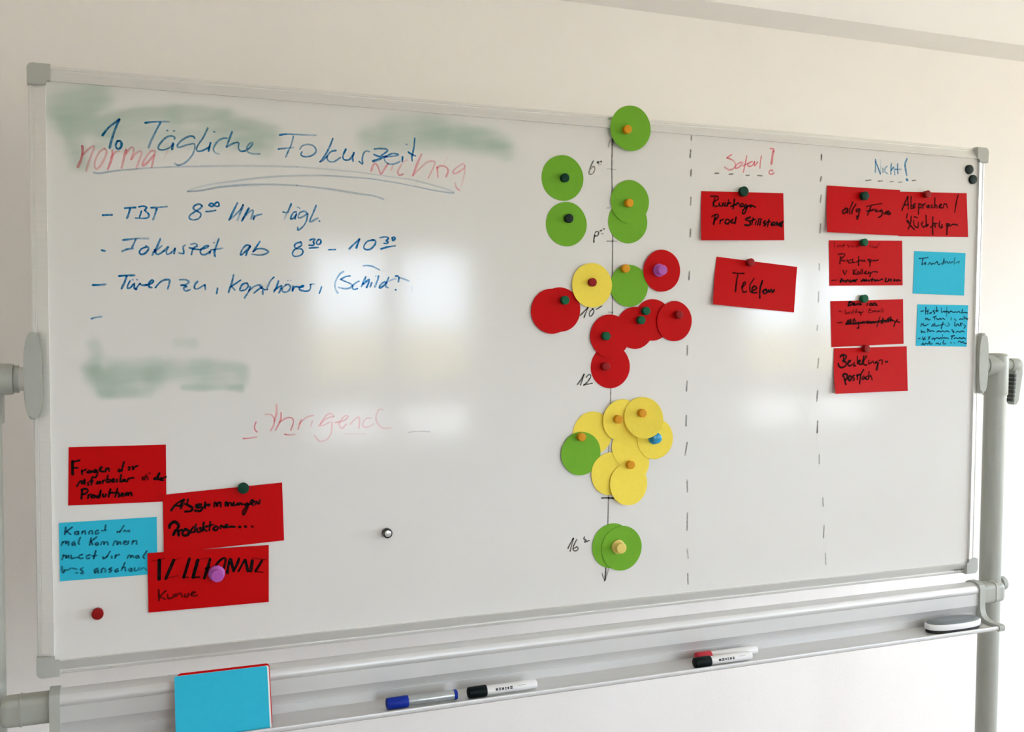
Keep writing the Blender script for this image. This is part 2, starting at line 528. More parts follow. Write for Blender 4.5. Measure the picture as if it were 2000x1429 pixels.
# tray rail
TRAY = [(-.012, -.607), (-.010, -.530), (-.012, -.519), (-.020, -.5145), (-.034, -.5145), (-.0425, -.5185), (-.0468, -.5255), (-.0475, -.5310), (-.0462, -.5355),
        (-.0450, -.5370), (-.0450, -.5640), (-.0435, -.5655), (-.0385, -.5810), (-.0385, -.5818), (-.0395, -.5822), (-.0395, -.5990), (-.0430, -.6005), (-.1000, -.6012),
        (-.1010, -.5975), (-.1030, -.5960), (-.1050, -.5968), (-.1058, -.5995), (-.1052, -.6040), (-.1030, -.6060)]
bm = bmesh.new(); prism(bm, TRAY, lambda p, t: Vector((t, p[0], ZC + p[1])), -.975, .975)
tray = tag(obj('pen_tray', bm, tray_m, WB, auto=.5), 'satin aluminium pen tray with a ledge along its foot')
CAP = [(-.008, -.6095), (-.006, -.517), (-.016, -.5115), (-.036, -.511), (-.0465, -.5165), (-.0505, -.526), (-.0505, -.560), (-.0518, -.574), (-.0560, -.585), (-.0640, -.5915),
       (-.0780, -.5945), (-.1010, -.5935), (-.1072, -.5950), (-.1085, -.600), (-.1075, -.606), (-.1040, -.6085)]
for s in (1, -1):
    bm = bmesh.new(); prism(bm, CAP, lambda p, t: Vector((s * t, p[0], ZC + p[1])), .9735, .9895)
    cap = obj('tray_end_cap', bm, plate_m, tray, auto=.6)
    bm = bmesh.new()
    sec = round_poly(.041, .046, .011, 5, -.0225, -.5425)
    prism(bm, sec, lambda p, t: Vector((s * t, p[0], ZC + p[1])), .9895, 1.033)
    obj('tray_connector', bm, post_m, tray, auto=.6)
    bm = bmesh.new()
    rings = []
    for t, k in ((1.0305, 1.05), (1.033, 1.05), (1.0345, 1.0), (1.050, 1.0), (1.0565, .97), (1.060, .86), (1.0615, .6)):
        rings.append([bm.verts.new((s * t, -.0225 + (p[0] + .0225) * k, ZC - .5425 + (p[1] + .5425) * k)) for p in sec])
    for a, b in zip(rings, rings[1:]):
        for k in range(len(a)): bm.faces.new((a[k], a[(k + 1) % len(a)], b[(k + 1) % len(a)], b[k]))
    bm.faces.new(rings[0]); bm.faces.new(rings[-1])
    obj('tray_clamp', bm, post_m, tray, auto=.6)
    bm = bmesh.new()
    lathe(bm, [(.009, 1.100), (.009, 1.114), (.0165, 1.1145), (.0165, 1.126), (.014, 1.128)], (0, PY, ZC - .5425), 'x', sign=s, n=32)
    obj('clamp_screw', bm, plate_m, tray, auto=.6)

# ------------------------------------------------------------------ writing on the board
A = (130, 220, 8); B = (330, 220, 8); CC_ = (530, 230, 8); D = (700, 260, 8)
def g(cr, s): return cr + (s,)
PX1 = (0, 0, 1)
write('heading_writing', [
    g(A, "@1.1,.9,1.15 560,355 660,230 825,105; @1,.7,1.25 825,105 760,260 700,440 675,550; @1,1,1.2 800,440 770,490 775,540 805,565 845,545 862,490 840,445 800,440;"
         "@1.2,.3,1.1 1230,160 1330,145 1470,140 1600,142; @1,.4,1.1 1470,150 1420,240 1330,420 1280,545; @.8,.8,.9 1565,280 1580,278; @.8,.8,.9 1672,286 1688,284;"
         "@.75,.7 1685,410 1690,385 1640,365 1560,385 1480,460 1435,530 1450,575 1520,580 1610,545 1660,500; @1,1,1.3 1665,480 1650,570"),
    g(B, "@.8,.45 400,400 385,375 320,370 230,410 150,480 130,530 170,540 260,510 370,485 400,500 400,570 370,650 300,740 220,800 140,820 90,790;"
         "@.75,.8 605,240 540,380 470,480 430,560 450,600 500,600 570,570 640,530; @1,1,1.1 650,470 630,540 620,600; @.8,.8,.9 700,298 712,300;"
         "@.8,.4 905,400 850,400 770,440 710,520 695,580 730,630 780,645; @.95,.6,1.1 985,300 940,420 900,530;"
         "@.7,.8 900,535 980,490 1060,465 1090,480 1085,550 1120,600 1180,600; @.8,.4 1180,600 1260,550 1310,480 1290,465 1240,500 1215,560 1230,610 1300,640 1420,645"),
    g(CC_, "@1.1,.3 130,268 250,255 400,262 700,272; @.6,.8,.9 345,290 310,420 260,530 225,610; @1,.3 110,487 200,478 350,465;"
           "@.8,.5 480,530 460,570 490,600 550,608 630,590 690,540 690,480 640,430 560,415 480,440 445,490;"
           "@.9,.7,1.05 960,325 920,430 860,550 800,640 760,685; @.8,.8 760,685 810,660 870,600; @.9,.6 1010,510 930,530 875,600 875,650 920,685 990,680 1080,620;"
           "@1,.7,1.1 1165,490 1130,560 1120,630 1160,660 1220,650 1270,590 1290,550; @1,.8,1.1 1290,545 1270,620 1275,680; @.5,.9 1530,530 1480,520 1440,560 1420,650 1425,720 1370,680"),
    g(D, "@.8,.8,1.1 250,248 340,240 440,250 450,280 400,320 360,345; @.9,.9,1.1 245,335 330,365 440,360; @.9,.6,1.1 430,365 330,400 220,435 260,440 350,405;"
         "@.8,.5 430,370 520,320 620,330 600,350 500,365 420,375 405,410 440,460 510,485 590,470 650,440; @1,1,1.1 690,370 685,440; @.8,.8,.9 748,172 755,180;"
         "@1,.8,1.05 880,80 870,200 845,330 835,380 840,430; @1,.8,1.1 780,295 830,330 890,355")],
    ink_blue, .0030, WB, label='blue handwriting reading 1. Tägliche Fokuszeit')
write('underline_strokes', [g(PX1,
    "@1,.5,1.1 183,337 195,338.2 210,336 230,333 255,331 292,328 330,326 380,325 442,323.8 505,324 580,325.8; @.45,.5 580,325.8 642,330.6 705,337 780,347.5 800,350 825,356 862,366 887,375;"
    "@1,.5 886,377 875,376 850,372 825,367 800,362 775,357 750,353 725,349 700,347 642,343 580,343 530,345 492,349 455,354 417,359 380,367.5 367,373;"
    "@1.2,.7,1.2 367,374 392,372 430,365 480,361 530,360 580,362; @.7,.8,1.2 580,362 642,369 705,379 730,382 749,389")],
    ink_faint, .0028, WB, alpha=.46, label='faint grey-blue underline sweeps')
write('faded_writing', [g(A,
    "@1,1,1.2 245,520 250,600 230,720 175,850; @.8,.45 250,660 320,590 415,520 425,560 380,680 320,850 305,910; @.6,.6 590,560 510,620 450,740 440,830 465,880 520,840 580,740 625,620 600,565;"
    "@.9,.9,1.1 715,590 715,680 680,790 645,880; @.7,.4 690,700 760,620 820,600; @.9,.6,1.2 930,580 900,700 860,860; @.7,.5 930,640 980,570 1030,540 1050,600 1010,730; @.6,.5 1010,730 1080,640 1150,600 1170,640 1130,760 1095,860;"
    "@.6,.7,1.1 1380,600 1320,600 1240,700 1190,790 1200,825 1270,770 1370,660; @.6,.7 1380,620 1350,760 1330,850; @.2,.1 1590,560 1540,680 1500,740")],
    ink_red, .0032, WB, alpha=.60, label='faded red word normal')
write('faded_writing', [g(D,
    "@.8,.8,1.1 200,590 230,500 270,475 310,540 350,640 400,570 460,480; @.4,.4 540,500 510,580; @.4,.9 760,420 700,450 650,530 615,610 640,655 700,640; @.7,.9,1.3 985,330 920,480 850,660;"
    "@.5,.6 850,660 950,560 1080,450 1180,440 1190,480 1150,580 1090,700; @.2,.2,.7 1400,350 1330,480; @.9,.6 1230,530 1240,690; @.8,.8,1.1 1230,540 1290,510 1370,530 1400,590 1370,680;"
    "@.6,.7 1660,520 1640,480 1560,520 1480,590 1490,630 1560,610 1650,550; @.6,.25 1660,510 1660,620 1630,740 1600,840; @.4,.9,1.1 1510,780 1530,850 1580,890")],
    ink_red, .0032, WB, alpha=.55, label='faded red word wichtig')
Ee = (190, 380, 8); Ff = (420, 380, 8); Gg = (170, 500, 8); Hh = (420, 490, 8); Ii = (640, 470, 10); G4 = (480, 380, 5)
write('list_writing', [g(Ee,
    "@1.2,.9,1.1 85,322 150,318 230,315; @1.1,1 430,212 500,205 600,200; @1,.8,1.15 515,215 490,300 465,365; @1.1,1 650,190 720,180 770,200 740,245; @1,.9 690,260 660,350; @1,.8,1.05 740,245 800,300 800,350 740,370 600,365;"
    "@1.1,.6 840,205 930,200 1090,185; @1,.6,1.1 930,215 905,300 870,390; @.9,.8 1640,180 1600,150 1530,165 1500,210 1540,250 1600,280 1620,320 1580,375 1500,395 1440,370 1450,320 1520,270 1600,220 1640,180;"
    "@1,1,1.05 1745,165 1770,140 1800,140 1830,170 1880,185 1905,160 1885,120 1850,130 1820,165 1790,185 1750,170; @1,.8 1700,265 1770,262 1850,245"),
    g(Ff, "@.8,1,1.15 350,130 290,250 220,395; @.5,.8 220,395 300,330 390,240 440,160; @1,.3,1.2 440,160 400,270 350,400; @1,.9,1.1 530,210 470,310 420,410; @.7,.5 430,390 510,290 590,240 590,290 560,380;"
    "@.9,.9 610,330 600,390; @.7,.6 600,380 640,330 730,305; @1,.15,1.05 1190,145 1150,240 1110,310 1080,390; @.9,.5 1065,270 1100,280 1150,270; @.9,.9 1270,270 1230,275 1190,340 1185,380 1230,360 1270,310; @.9,.8 1270,300 1250,380;"
    "@.7,.7,.8 1290,195 1295,197; @.8,.8,.8 1320,210 1325,212; @.8,.7 1430,280 1390,260 1330,280 1300,330 1310,365 1370,345 1440,300; @.8,.8 1450,300 1430,400 1380,490 1300,555 1295,510; @.9,.4,1.1 1580,170 1530,290 1480,410 1510,420 1560,390 1610,365; @1.2,1.2,.9 1628,412 1636,414")],
    ink_blue, .0030, WB, label='blue list line reading TBT 8 Uhr tägl.')
write('list_writing', [g(Ee,
    "@1.1,.9 70,868 120,880; @1,.3,1.1 405,710 520,695 620,685 800,685; @.9,.7 600,700 570,770 540,830; @.9,.6,1.1 390,885 460,855 560,840; @.9,.9,1.1 770,820 700,840 660,890 680,930 740,920 790,870 800,830 760,800;"
    "@.8,.9,1.1 985,690 930,820 860,940; @.7,.6 870,900 960,840 1010,800; @1,.8,1.1 900,860 920,920 960,930 1040,880; @.9,.8 1040,880 1110,810 1080,880 1090,930 1150,910 1210,850; @1,.9,1.1 1215,840 1200,920; @.6,.9 1370,790 1340,820 1350,880 1345,920 1280,910;"
    "@.6,.9 1460,775 1530,765 1560,800 1500,840 1470,935; @1,1,1.1 1440,830 1520,850 1620,860; @.8,.7,1.0 1778,862 1752,925; @.9,.9 1620,850 1700,830 1740,800 1690,800 1630,850 1610,900 1640,935 1700,930 1760,890; @.7,.7,.8 1818,750 1826,752;"
    "@.8,1,1.15 1900,690 1860,800 1830,900 1840,960; @1,.4 1800,860 1880,850 1960,835"),
    g(Ff, "@.9,.9 550,800 490,790 430,850 395,930 420,935 500,860 550,810; @1,.9,1.1 550,810 510,880 480,950; @.9,1,1.1 700,735 650,810 595,890; @1,.6 595,890 660,850 750,845 830,885 800,920 700,945 580,930;"
    "@.9,.9 1340,740 1270,760 1240,800 1270,840 1350,850 1375,900 1330,950 1250,965 1210,930 1230,870 1290,830 1350,790 1340,740; @1,1 1480,710 1540,690 1560,700 1530,740 1550,760 1530,790 1470,790;"
    "@1,1 1620,700 1590,730 1590,770 1630,775 1655,740 1640,700 1610,705; @1,.8 1475,835 1540,830 1610,825; @1,.9 1775,860 1880,857"),
    g(G4, "@.9,1,1.1 1010,530 1060,480 1110,435; @1,1,1.3 1110,435 1090,490 1080,520; @.9,.9,1.1 1250,445 1190,455 1155,500 1160,530 1210,535 1260,490 1265,450 1230,440;"
    "@.9,1 1310,420 1360,412 1395,425 1370,450 1390,460 1380,475 1350,475; @1.1,1.1,1.1 1430,420 1450,415 1455,435 1435,450 1430,425; @1.1,.6,1.1 1320,530 1390,510 1460,500")],
    ink_blue, .0030, WB, label='blue list line reading Fokuszeit ab 8.30 to 10.30')
write('list_writing', [g(Gg,
    "@1.3,.5,1.15 90,452 180,450 290,440; @1.2,.8,1.1 500,312 600,303 740,300; @1,.8,1.15 620,315 590,400 540,505; @.9,.9 670,390 640,450 630,500 680,490 720,440; @1,1,1.1 740,430 740,500 770,520; @.7,.7,.8 712,370 716,371; @.7,.7,.8 780,368 786,370;"
    "@1,1 760,520 800,460 830,430; @1,1,1.1 830,430 860,455 930,450; @1,1,1.1 930,450 1000,430 1040,390 1010,375 970,420 970,480 1010,490; @.9,.8,1.1 1070,490 1130,420 1200,375 1280,370 1290,410 1260,510;"
    "@.7,.9 1450,370 1540,370 1590,400 1550,440 1470,455; @.9,.8 1470,455 1560,470 1510,500 1540,545 1610,525; @.8,.8 1730,395 1690,440 1680,500 1730,510 1800,470 1840,450; @.9,.7 1840,450 1850,520"),
    g(Hh, "@1,.9 40,580 25,665; @.9,.9,1.1 290,375 260,500 210,645; @.8,.9 400,455 320,510 250,560; @.9,.7 260,550 310,610; @.9,.9 500,500 430,520 390,590 400,620 470,605 520,550 500,505;"
    "@.9,.8 550,560 520,640 460,735; @.7,.7 530,620 600,560 680,530 720,540 720,580; @.9,.6 920,410 870,460 830,540 810,600; @.9,.9 610,655 690,590 740,560; @1,.9 700,550 760,600 820,600; @.9,.9 745,620 745,675;"
    "@1,.9,1.1 990,470 960,560 920,635; @.9,.9 930,610 1000,560 1040,540 1030,590 1000,655; @.8,.8 1110,530 1060,570 1050,620 1090,645 1150,620 1180,560 1140,520 1100,530; @.7,.7,.7 1135,462 1140,463; @.7,.7,.7 1180,455 1185,456;"
    "@1,1,1.1 1220,550 1210,625; @1,1,1.1 1215,600 1250,560 1310,560; @1,1 1310,570 1370,560 1385,540 1350,545 1320,580 1330,610 1390,625; @.9,.9 1490,530 1490,580 1460,620 1400,630; @.8,.5 1490,520 1550,515; @1,.9 1665,560 1630,660"),
    g(Ii, "@.5,.4,1.1 310,600 230,660 160,780 140,870 160,960 200,1020; @.6,.9 440,685 340,705 255,755; @.9,.45 255,755 330,790 430,830 480,870 430,920 330,935 210,910; @.6,1 615,790 550,820 490,880 490,935 520,950 580,935;"
    "@1,.7,1.2 740,710 700,800 660,890; @.9,.9,1.2 690,850 760,790 810,760 800,820 760,910; @.9,.7,1.1 860,820 830,900; @.8,.5,1.2 995,690 970,780 920,900; @.4,.4,.9 935,688 945,690; @.9,.9,1.1 1120,800 1060,830 1010,900 1030,920 1090,880 1150,810;"
    "@1,.5,1.2 1190,720 1150,820 1130,890 1180,915; @.4,.4 1200,790 1280,750 1330,745; @.9,.8,1.1 1325,690 1370,690 1390,720 1380,800; @.9,.9,1.1 1325,955 1335,960; @.5,.4 1390,720 1480,745 1590,785; @.15,.1 1640,900 1650,980; @.5,.6 700,490 790,485 900,510 1010,570"),
    g(Gg, "@.8,.4,1.05 70,975 130,960 230,945")],
    ink_blue, .0030, WB, label='blue list line reading Türen zu, Kopfhörer, (Schild?)')
Jj = (1020, 190, 5.714); Ll = (1020, 330, 5.714); Mm = (1020, 470, 5.714); Nn = (1020, 600, 5.714); Kk = (1080, 950, 7.143)
write('time_axis', [g(PX1, "1196,272 1195,330 1196,400 1196.5,470 1196,540 1196,600 1195,660 1193,757 1192,790 1190,850 1188,905 1188.5,970 1187,1023 1185,1080 1182,1132"),
    g(Jj, "@.8,.6 1000,455 975,500 960,555; @.9,.7 1005,460 1020,510 1030,550; @1,1,1.5 1005,480 1002,530; @.6,.7,.8 950,795 1040,808; @.6,.6,.9 945,1235 980,1232"),
    g(Ll, "@.8,.5,.9 945,805 1055,805"), g(Mm, "@.7,.6,.9 960,795 1010,800"),
    g(Kk, "@1.3,1.3,1.3 680,160 760,155 850,165; @1,1,1.1 735,1130 730,1220 720,1310; @.8,.9 780,1130 750,1230 725,1310; @.9,1 685,1210 700,1260 720,1310")],
    ink_black, .0027, WB, alpha=.58, label='thin black time axis with arrowheads at both ends')
write('hour_mark', [g(Jj, "795,710 760,780 745,850 780,855 810,810 800,770 760,800; @1.3,1.3 835,725 850,715 855,730 840,735; @1.3,1.3 870,715 885,712 880,725; @.5,.5 845,755 880,745")], ink_black, .0026, WB, alpha=.62, label='black 6 with raised zeros')
write('hour_mark', [g(Ll, "850,700 820,700 810,740 840,745 855,710; @1.2,1.2,1.3 810,740 800,780 800,815; @1.3,1.3,1.3 870,690 885,685; @1.3,1.3,1.3 905,670 915,668; @.7,.7 885,722 900,722")], ink_black, .0026, WB, alpha=.68, label='black 8 with raised zeros')
write('hour_mark', [g(Mm, "650,830 700,780 735,740; 735,740 710,800 690,855; 790,760 755,790 750,840 780,830 800,780 780,755; 830,765 885,730")], ink_black, .0028, WB, alpha=.8, label='black 10 with raised dash')
write('hour_mark', [g(Nn, "615,860 660,800 690,745; 690,745 670,810 650,865; 715,780 745,750 765,770 730,830 685,870; 685,865 780,848")], ink_black, .0028, WB, alpha=.8, label='black number 12')
write('hour_mark', [g(Kk, "210,860 250,780 285,720; 285,720 260,820 240,900; 330,740 290,820 280,880 320,895 350,865 330,840 290,865; @1.1,1 440,700 430,730 460,745 440,775 505,750")], ink_black, .0030, WB, alpha=.75, label='black 16 with raised mark')
write('dashed_divider', [g(PX1, "1350.5,263 1350,273; @1.2 1349,293 1347.5,307; 1350,331 1349,343; 1349.5,385 1348.5,400; 1348.5,447 1348,462; 1346.5,530 1345.5,546; 1342.5,675 1342,693; 1342,744 1340.5,763; 1340.5,811 1340,831;"
    "1342,864 1338,888; @.8 1342,937 1342.5,960; @.9 1342.5,1002 1342,1035; @.7 1342,1072 1344,1090; @.8 1343,1120 1344,1140")], ink_black, .0034, WB, alpha=.52, label='dashed black line right of the time axis')
write('dashed_divider', [g(PX1, "@1.3 1604.5,302 1604,312; 1604,345 1602,354; 1604,381 1602,395; 1603,437 1601,455; @.7 1600,515 1600,527; @.7 1599,570 1598,590; @.6 1597,635 1595.5,645; @.8 1599,700 1597,718; 1597,763 1595,783;"
    "@1.1 1597,822 1596,845; @.8 1600,888 1600,905; @.8 1607,972 1608,988; @.8 1609.5,1026 1608,1050; @.5 1612,1080 1612.5,1102")], ink_black, .0036, WB, alpha=.5, label='dashed black line left of the right-hand cards')
Oo = (1340, 240, 6.667); Pp = (1610, 290, 8)
write('column_heading', [g(Oo,
    "@1.1,.9 590,415 530,455; @1,.7 530,455 600,480 640,530 620,590 560,610 500,575; 720,510 660,540 640,590 690,575 740,520; @1.1,1 790,430 770,530 745,640; 740,560 800,530; 860,500 810,530 810,565 860,555 890,505; @1.1,1 890,505 890,560 930,510;"
    "980,430 965,520 960,590; @1.1,1.1 1095,335 1140,335 1140,370; @1,1,1.8 1135,370 1120,460 1110,530; 1130,620 1090,620 1080,655 1110,670 1145,650")], ink_red, .0030, WB, alpha=.62, label='red heading reading Sofort!')
write('heading_dashes', [g(Oo, "375,657 425,655; 560,668 610,665; 780,683 820,681; 930,683 990,688"), g(Pp, "650,500 730,490; 840,510 910,505; 1025,520 1075,515; 1155,528 1215,522; @1.3 1370,500 1430,495")],
    ink_black, .0026, WB, alpha=.6, label='short grey dashes under the two column headings')
write('column_heading', [g(Pp,
    "@.9,.6,1.1 800,170 800,270 795,370; 800,200 840,300 875,395; @.5,.2,.8 875,395 880,280 880,180; @.7,.7 915,310 915,370; @.7,.6 985,275 950,310 945,360 985,390; @1,.8 1045,240 1040,320 1040,400; @1,.5 1045,340 1080,290 1090,320 1100,410;"
    "@.9,.8 1145,240 1145,340 1150,390; @.9,.4 1110,325 1200,325; @.9,.8,1.5 1290,165 1260,240 1270,330 1285,410; @1.1,1.1,1.9 1285,485 1295,490")], ink_blue, .0034, WB, alpha=.8, label='blue heading reading Nicht!')
write('faded_writing', [g((460, 770, 5),
    "@1,.5 75,430 130,428 205,415; @.8,.9 200,270 185,310 190,345 210,365; @.5,.6 290,195 340,195 375,230 375,290 340,355; @.6,.6,1.3 400,100 400,180 380,260; @.8,.6,1.1 445,180 440,250 400,330 390,350;"
    "@.6,.7 430,270 500,230 550,230 565,270 540,350; @.9,.4 480,390 530,395 580,390; @.6,.6 640,250 610,340; @.5,.4 620,290 690,225 760,205; @.4,.4 750,260 735,310; @.4,.4 960,215 930,185 880,210 830,290 850,305 920,270; @.4,.4 960,215 880,240 810,310;"
    "@.4,.4 940,270 935,370 890,440 820,455 770,400; @.5,.4 975,275 1060,255 1100,215 1060,215 1010,290 1040,330 1080,290; @.4,.4 1120,290 1180,230 1210,230 1205,330; @.35,.35 1320,230 1270,240 1240,300 1280,320 1350,290;"
    "@.35,.35 1440,150 1400,150 1370,230 1400,300 1450,330 1520,325; @.2,.2,.8 1060,385 1270,385"), ],
    ink_red, .0027, WB, alpha=.72, label='nearly wiped-off pink word in the lower middle')
write('stray_stroke', [g((460, 770, 5), "1690,370 1780,360 1900,365")], ink_black, .0016, WB, alpha=.35, label='short thin grey stroke')
write('hairline_scratch', [g(PX1, "1484,643 1520,705 1549,761 1580,829; 1695,804 1673,845")], ink_black, .0012, WB, alpha=.07)
write('maker_mark', [g((1837.5, 1091, 28.57), "@1,1,1.2 590,640 640,640 700,620; @1,1,1.2 740,560 745,690; @1,1,1.4 760,610 850,620 900,600; @.9,.9 860,640 865,720; @1,1,1.5 900,610 1000,600 1130,590; @1,1,1.6 1120,580 1200,575 1270,560")],
    ink_black, .0022, WB, alpha=.6, surf=lambda x, z: -.0062 + (ZC - HZ + FW - z) * .35, label='tiny grey maker mark in the corner')

def smear(name, x0, y0, x1, y1, caps, label, step=3.0):
    """wiped ink: caps = soft brush passes (ax, ay, bx, by, radius, strength)"""
    me = bpy.data.meshes.new(name)
    nx, ny = int((x1 - x0) / step), int((y1 - y0) / step)
    V, A = [], []
    for j in range(ny + 1):
        for i in range(nx + 1):
            px, py = x0 + i * step, y0 + j * step
            tot = 0.0
            wob = 8 * noise.noise(Vector((px * .022, py * .05, 3.1)))
            for ax, ay, bx, by, r, st in caps:
                dx, dy = bx - ax, by - ay
                l2 = dx * dx + dy * dy or 1.0
                t = max(0, min(1, ((px - ax) * dx + (py - ay) * dy) / l2))
                d = math.hypot(px - ax - t * dx, py - ay - t * dy) + wob
                tot += st * math.exp(-1.9 * (max(d, 0) / r) ** 2.4)
            streak = 1 + .30 * noise.noise(Vector((px * .012, (py + .12 * px) * .11, 8.7))) + .22 * noise.noise(Vector((px * .03, py * .035, 1.7)))
            amount = .38 * (1 - math.exp(-4.2 * tot)) * streak
            q = at(px, py, 0)
            V.append((q.x, -.0002, q.z)); A.append(max(0, amount - .012))
    F = []
    for j in range(ny):
        for i in range(nx):
            b = j * (nx + 1) + i
            if A[b] + A[b + 1] + A[b + nx + 1] + A[b + nx + 2] > .006:
                F.append((b, b + 1, b + nx + 2, b + nx + 1))
    me.from_pydata(V, [], F)
    a_ = me.attributes.new('ink', 'FLOAT', 'POINT'); a_.data.foreach_set('value', A)
    me.update()
    o = link_obj(name, me, ink_smear, WB)
    o['label'] = label
smear('ink_smear', 90, 150, 560, 350, [(120, 210, 185, 190, 40, .42), (128, 225, 155, 315, 24, .35), (140, 240, 210, 250, 34, .3), (215, 228, 340, 222, 20, .32), (340, 222, 440, 230, 20, .34), (430, 232, 530, 262, 22, .3),
      (200, 255, 500, 275, 24, .22), (470, 280, 520, 290, 18, .25), (190, 285, 330, 290, 12, .12)], 'wiped green-grey ink cloud behind the heading start')
smear('ink_smear', 690, 210, 1020, 340, [(760, 246, 860, 244, 24, .26), (720, 270, 960, 275, 28, .26), (830, 258, 985, 285, 24, .26), (960, 285, 985, 300, 18, .22), (870, 245, 930, 258, 18, .15)], 'wiped green-grey ink cloud behind the heading end')
smear('ink_smear', 140, 640, 510, 800, [(182, 715, 204, 765, 20, .30), (185, 722, 215, 735, 20, .25), (225, 735, 300, 735, 26, .34), (220, 715, 330, 712, 16, .18), (300, 728, 400, 725, 24, .22), (380, 712, 470, 722, 18, .20), (400, 740, 475, 740, 16, .14),
      (358, 757, 470, 760, 7, .3), (222, 770, 290, 765, 14, .15), (182, 672, 190, 690, 16, .14), (345, 668, 378, 670, 12, .16), (180, 740, 260, 755, 20, .12)], 'wiped green ink band under the list')

# ------------------------------------------------------------------ cards
TH = .0004
def pt_uv(q, u, v):
    (tl, tr, br, bl) = q
    return tl * ((1 - u) * (1 - v)) + tr * (u * (1 - v)) + br * (u * v) + bl * ((1 - u) * v)

def card(name, quad, off, m, label, group, lifts=(0, 0, 0, 0), bow=0.0006, writing=(), cat='card'):
    """a paper card held to the board; quad = its corners TL TR BR BL in the photo, lifts = how far each corner stands off"""
    q0 = [at(px, py, -off - lf) for (px, py), lf in zip(quad, lifts)]
    ctr = sum(q0, Vector()) / 4
    NX, NY = 18, 12
    def surf_uv(u, v):
        p = pt_uv(q0, u, v)
        lf = (lifts[0] * (1 - u) ** 2 * (1 - v) ** 2 + lifts[1] * u ** 2 * (1 - v) ** 2 + lifts[2] * u ** 2 * v ** 2 + lifts[3] * (1 - u) ** 2 * v ** 2)
        p = p.copy(); p.y = -(off + lf + bow * math.sin(math.pi * u) * v)
        return p
    bm = bmesh.new()
    fr = [[bm.verts.new(surf_uv(i / NX, j / NY) - ctr) for i in range(NX + 1)] for j in range(NY + 1)]
    bk = [[bm.verts.new(surf_uv(i / NX, j / NY) + Vector((0, TH, 0)) - ctr) for i in range(NX + 1)] for j in range(NY + 1)]
    for gr, flip in ((fr, False), (bk, True)):
        for j in range(NY):
            for i in range(NX):
                f = (gr[j][i], gr[j][i + 1], gr[j + 1][i + 1], gr[j + 1][i])
                bm.faces.new(f if not flip else f[::-1])
    rim = [(0, i) for i in range(NX)] + [(j, NX) for j in range(NY)] + [(NY, NX - i) for i in range(NX)] + [(NY - j, 0) for j in range(NY)]
    for k in range(len(rim)):
        a, b = rim[k], rim[(k + 1) % len(rim)]
        bm.faces.new((fr[a[0]][a[1]], fr[b[0]][b[1]], bk[b[0]][b[1]], bk[a[0]][a[1]]))
    me = bpy.data.meshes.new(name)
    bmesh.ops.recalc_face_normals(bm, faces=bm.faces)
    bm.to_mesh(me); bm.free()
    me.materials.append(m)
    o = bpy.data.objects.new(name, me); C.objects.link(o)
    o.location = ctr
    tag(o, label, cat, group)
    # board plane (x, z) -> height of the card there
    p00, p10, p01 = q0[0], q0[1], q0[3]
    ex, ez = p10 - p00, p01 - p00
    det = ex.x * ez.z - ex.z * ez.x
    def surf(x, z):
        dx, dz = x - p00.x, z - p00.z
        u = (dx * ez.z - dz * ez.x) / det; v = (ex.x * dz - ex.z * dx) / det
        u = max(0, min(1, u)); v = max(0, min(1, v))
        return surf_uv(u, v).y
    for wname, groups, wm, width, alpha, lab in writing:
        for w in write(wname, groups, wm, width, None, surf=surf, alpha=alpha, label=lab, kind_lift=.00018, gap=.05):
            w.parent = o; w.matrix_parent_inverse = Matrix.Translation(-o.location)
    return o

LG = 'cards at the lower left of the whiteboard'; MG = 'red cards under the Sofort heading'; RG = 'cards under the Nicht heading'
c1 = (100, 840, 7.94)
card('note_card', [(134, 873), (324, 868), (325, 979), (133, 987)], .0008, red_m, 'dark red card reading Fragen der Mitarbeiter in der Produktion, above the blue card', LG, writing=[
  ('card_writing', [g(c1, "@1,1,1.4 335,480 330,580 335,680; 330,490 380,480 440,465; 330,580 410,580; 475,620 480,680; 480,640 540,605; 590,620 560,650 600,655 620,620 620,650; 690,610 650,640 690,650 710,620 715,690 680,730 640,720; 750,610 790,570 770,570 750,620 810,640; 840,640 850,590; 850,610 890,585 900,630;"
   "1060,600 1040,620 1060,640 1090,610; 1130,490 1110,560 1095,630; 1200,570 1220,575; 1200,610 1215,605; 1260,560 1270,610 1290,570 1340,550; 400,865 440,800 470,785; 470,785 480,830 520,760 520,830; 570,810 575,850; 630,740 625,840; 600,790 650,785; 730,790 700,820 740,825 760,790 760,820; 800,780 800,820; 800,790 830,770;"
   "880,700 860,790 900,800 920,770 880,760; 940,780 980,755 950,760 945,800 990,790; 1020,760 1020,800; 1085,690 1070,790 1100,790; 1110,770 1150,760 1120,780 1160,790; 1180,790 1200,750 1280,735; @.8 1415,725 1415,765; @.8 1450,765 1450,725 1490,720 1495,760; @.6 1470,690 1480,690; @.6 1520,665 1530,665; 1620,730 1590,755 1640,755 1660,690 1680,660; 1680,660 1650,750; 1660,760 1720,735 1690,770 1740,770; 1740,740 1780,720;"
   "480,920 470,1060; 470,920 540,905 570,940 530,980 480,990; 580,1000 570,1050; 575,1010 620,990; 650,1000 620,1030 660,1040 680,1010 650,1000; 730,1010 700,1030 740,1040 760,990 770,930; 770,930 750,1030; 800,990 810,1030 840,1020 850,990; 920,910 890,1030; 900,980 950,960; 1030,900 990,1030; 960,970 1040,960; 1050,980 1050,1030; 1100,980 1080,1010 1120,1015 1120,980 1095,975; 1160,1010 1165,970 1190,970 1195,1010 1210,970 1240,970 1250,1010")],
   ink_card, .0032, .95, 'black felt-pen writing')])
c2 = (300, 920, 7.143)
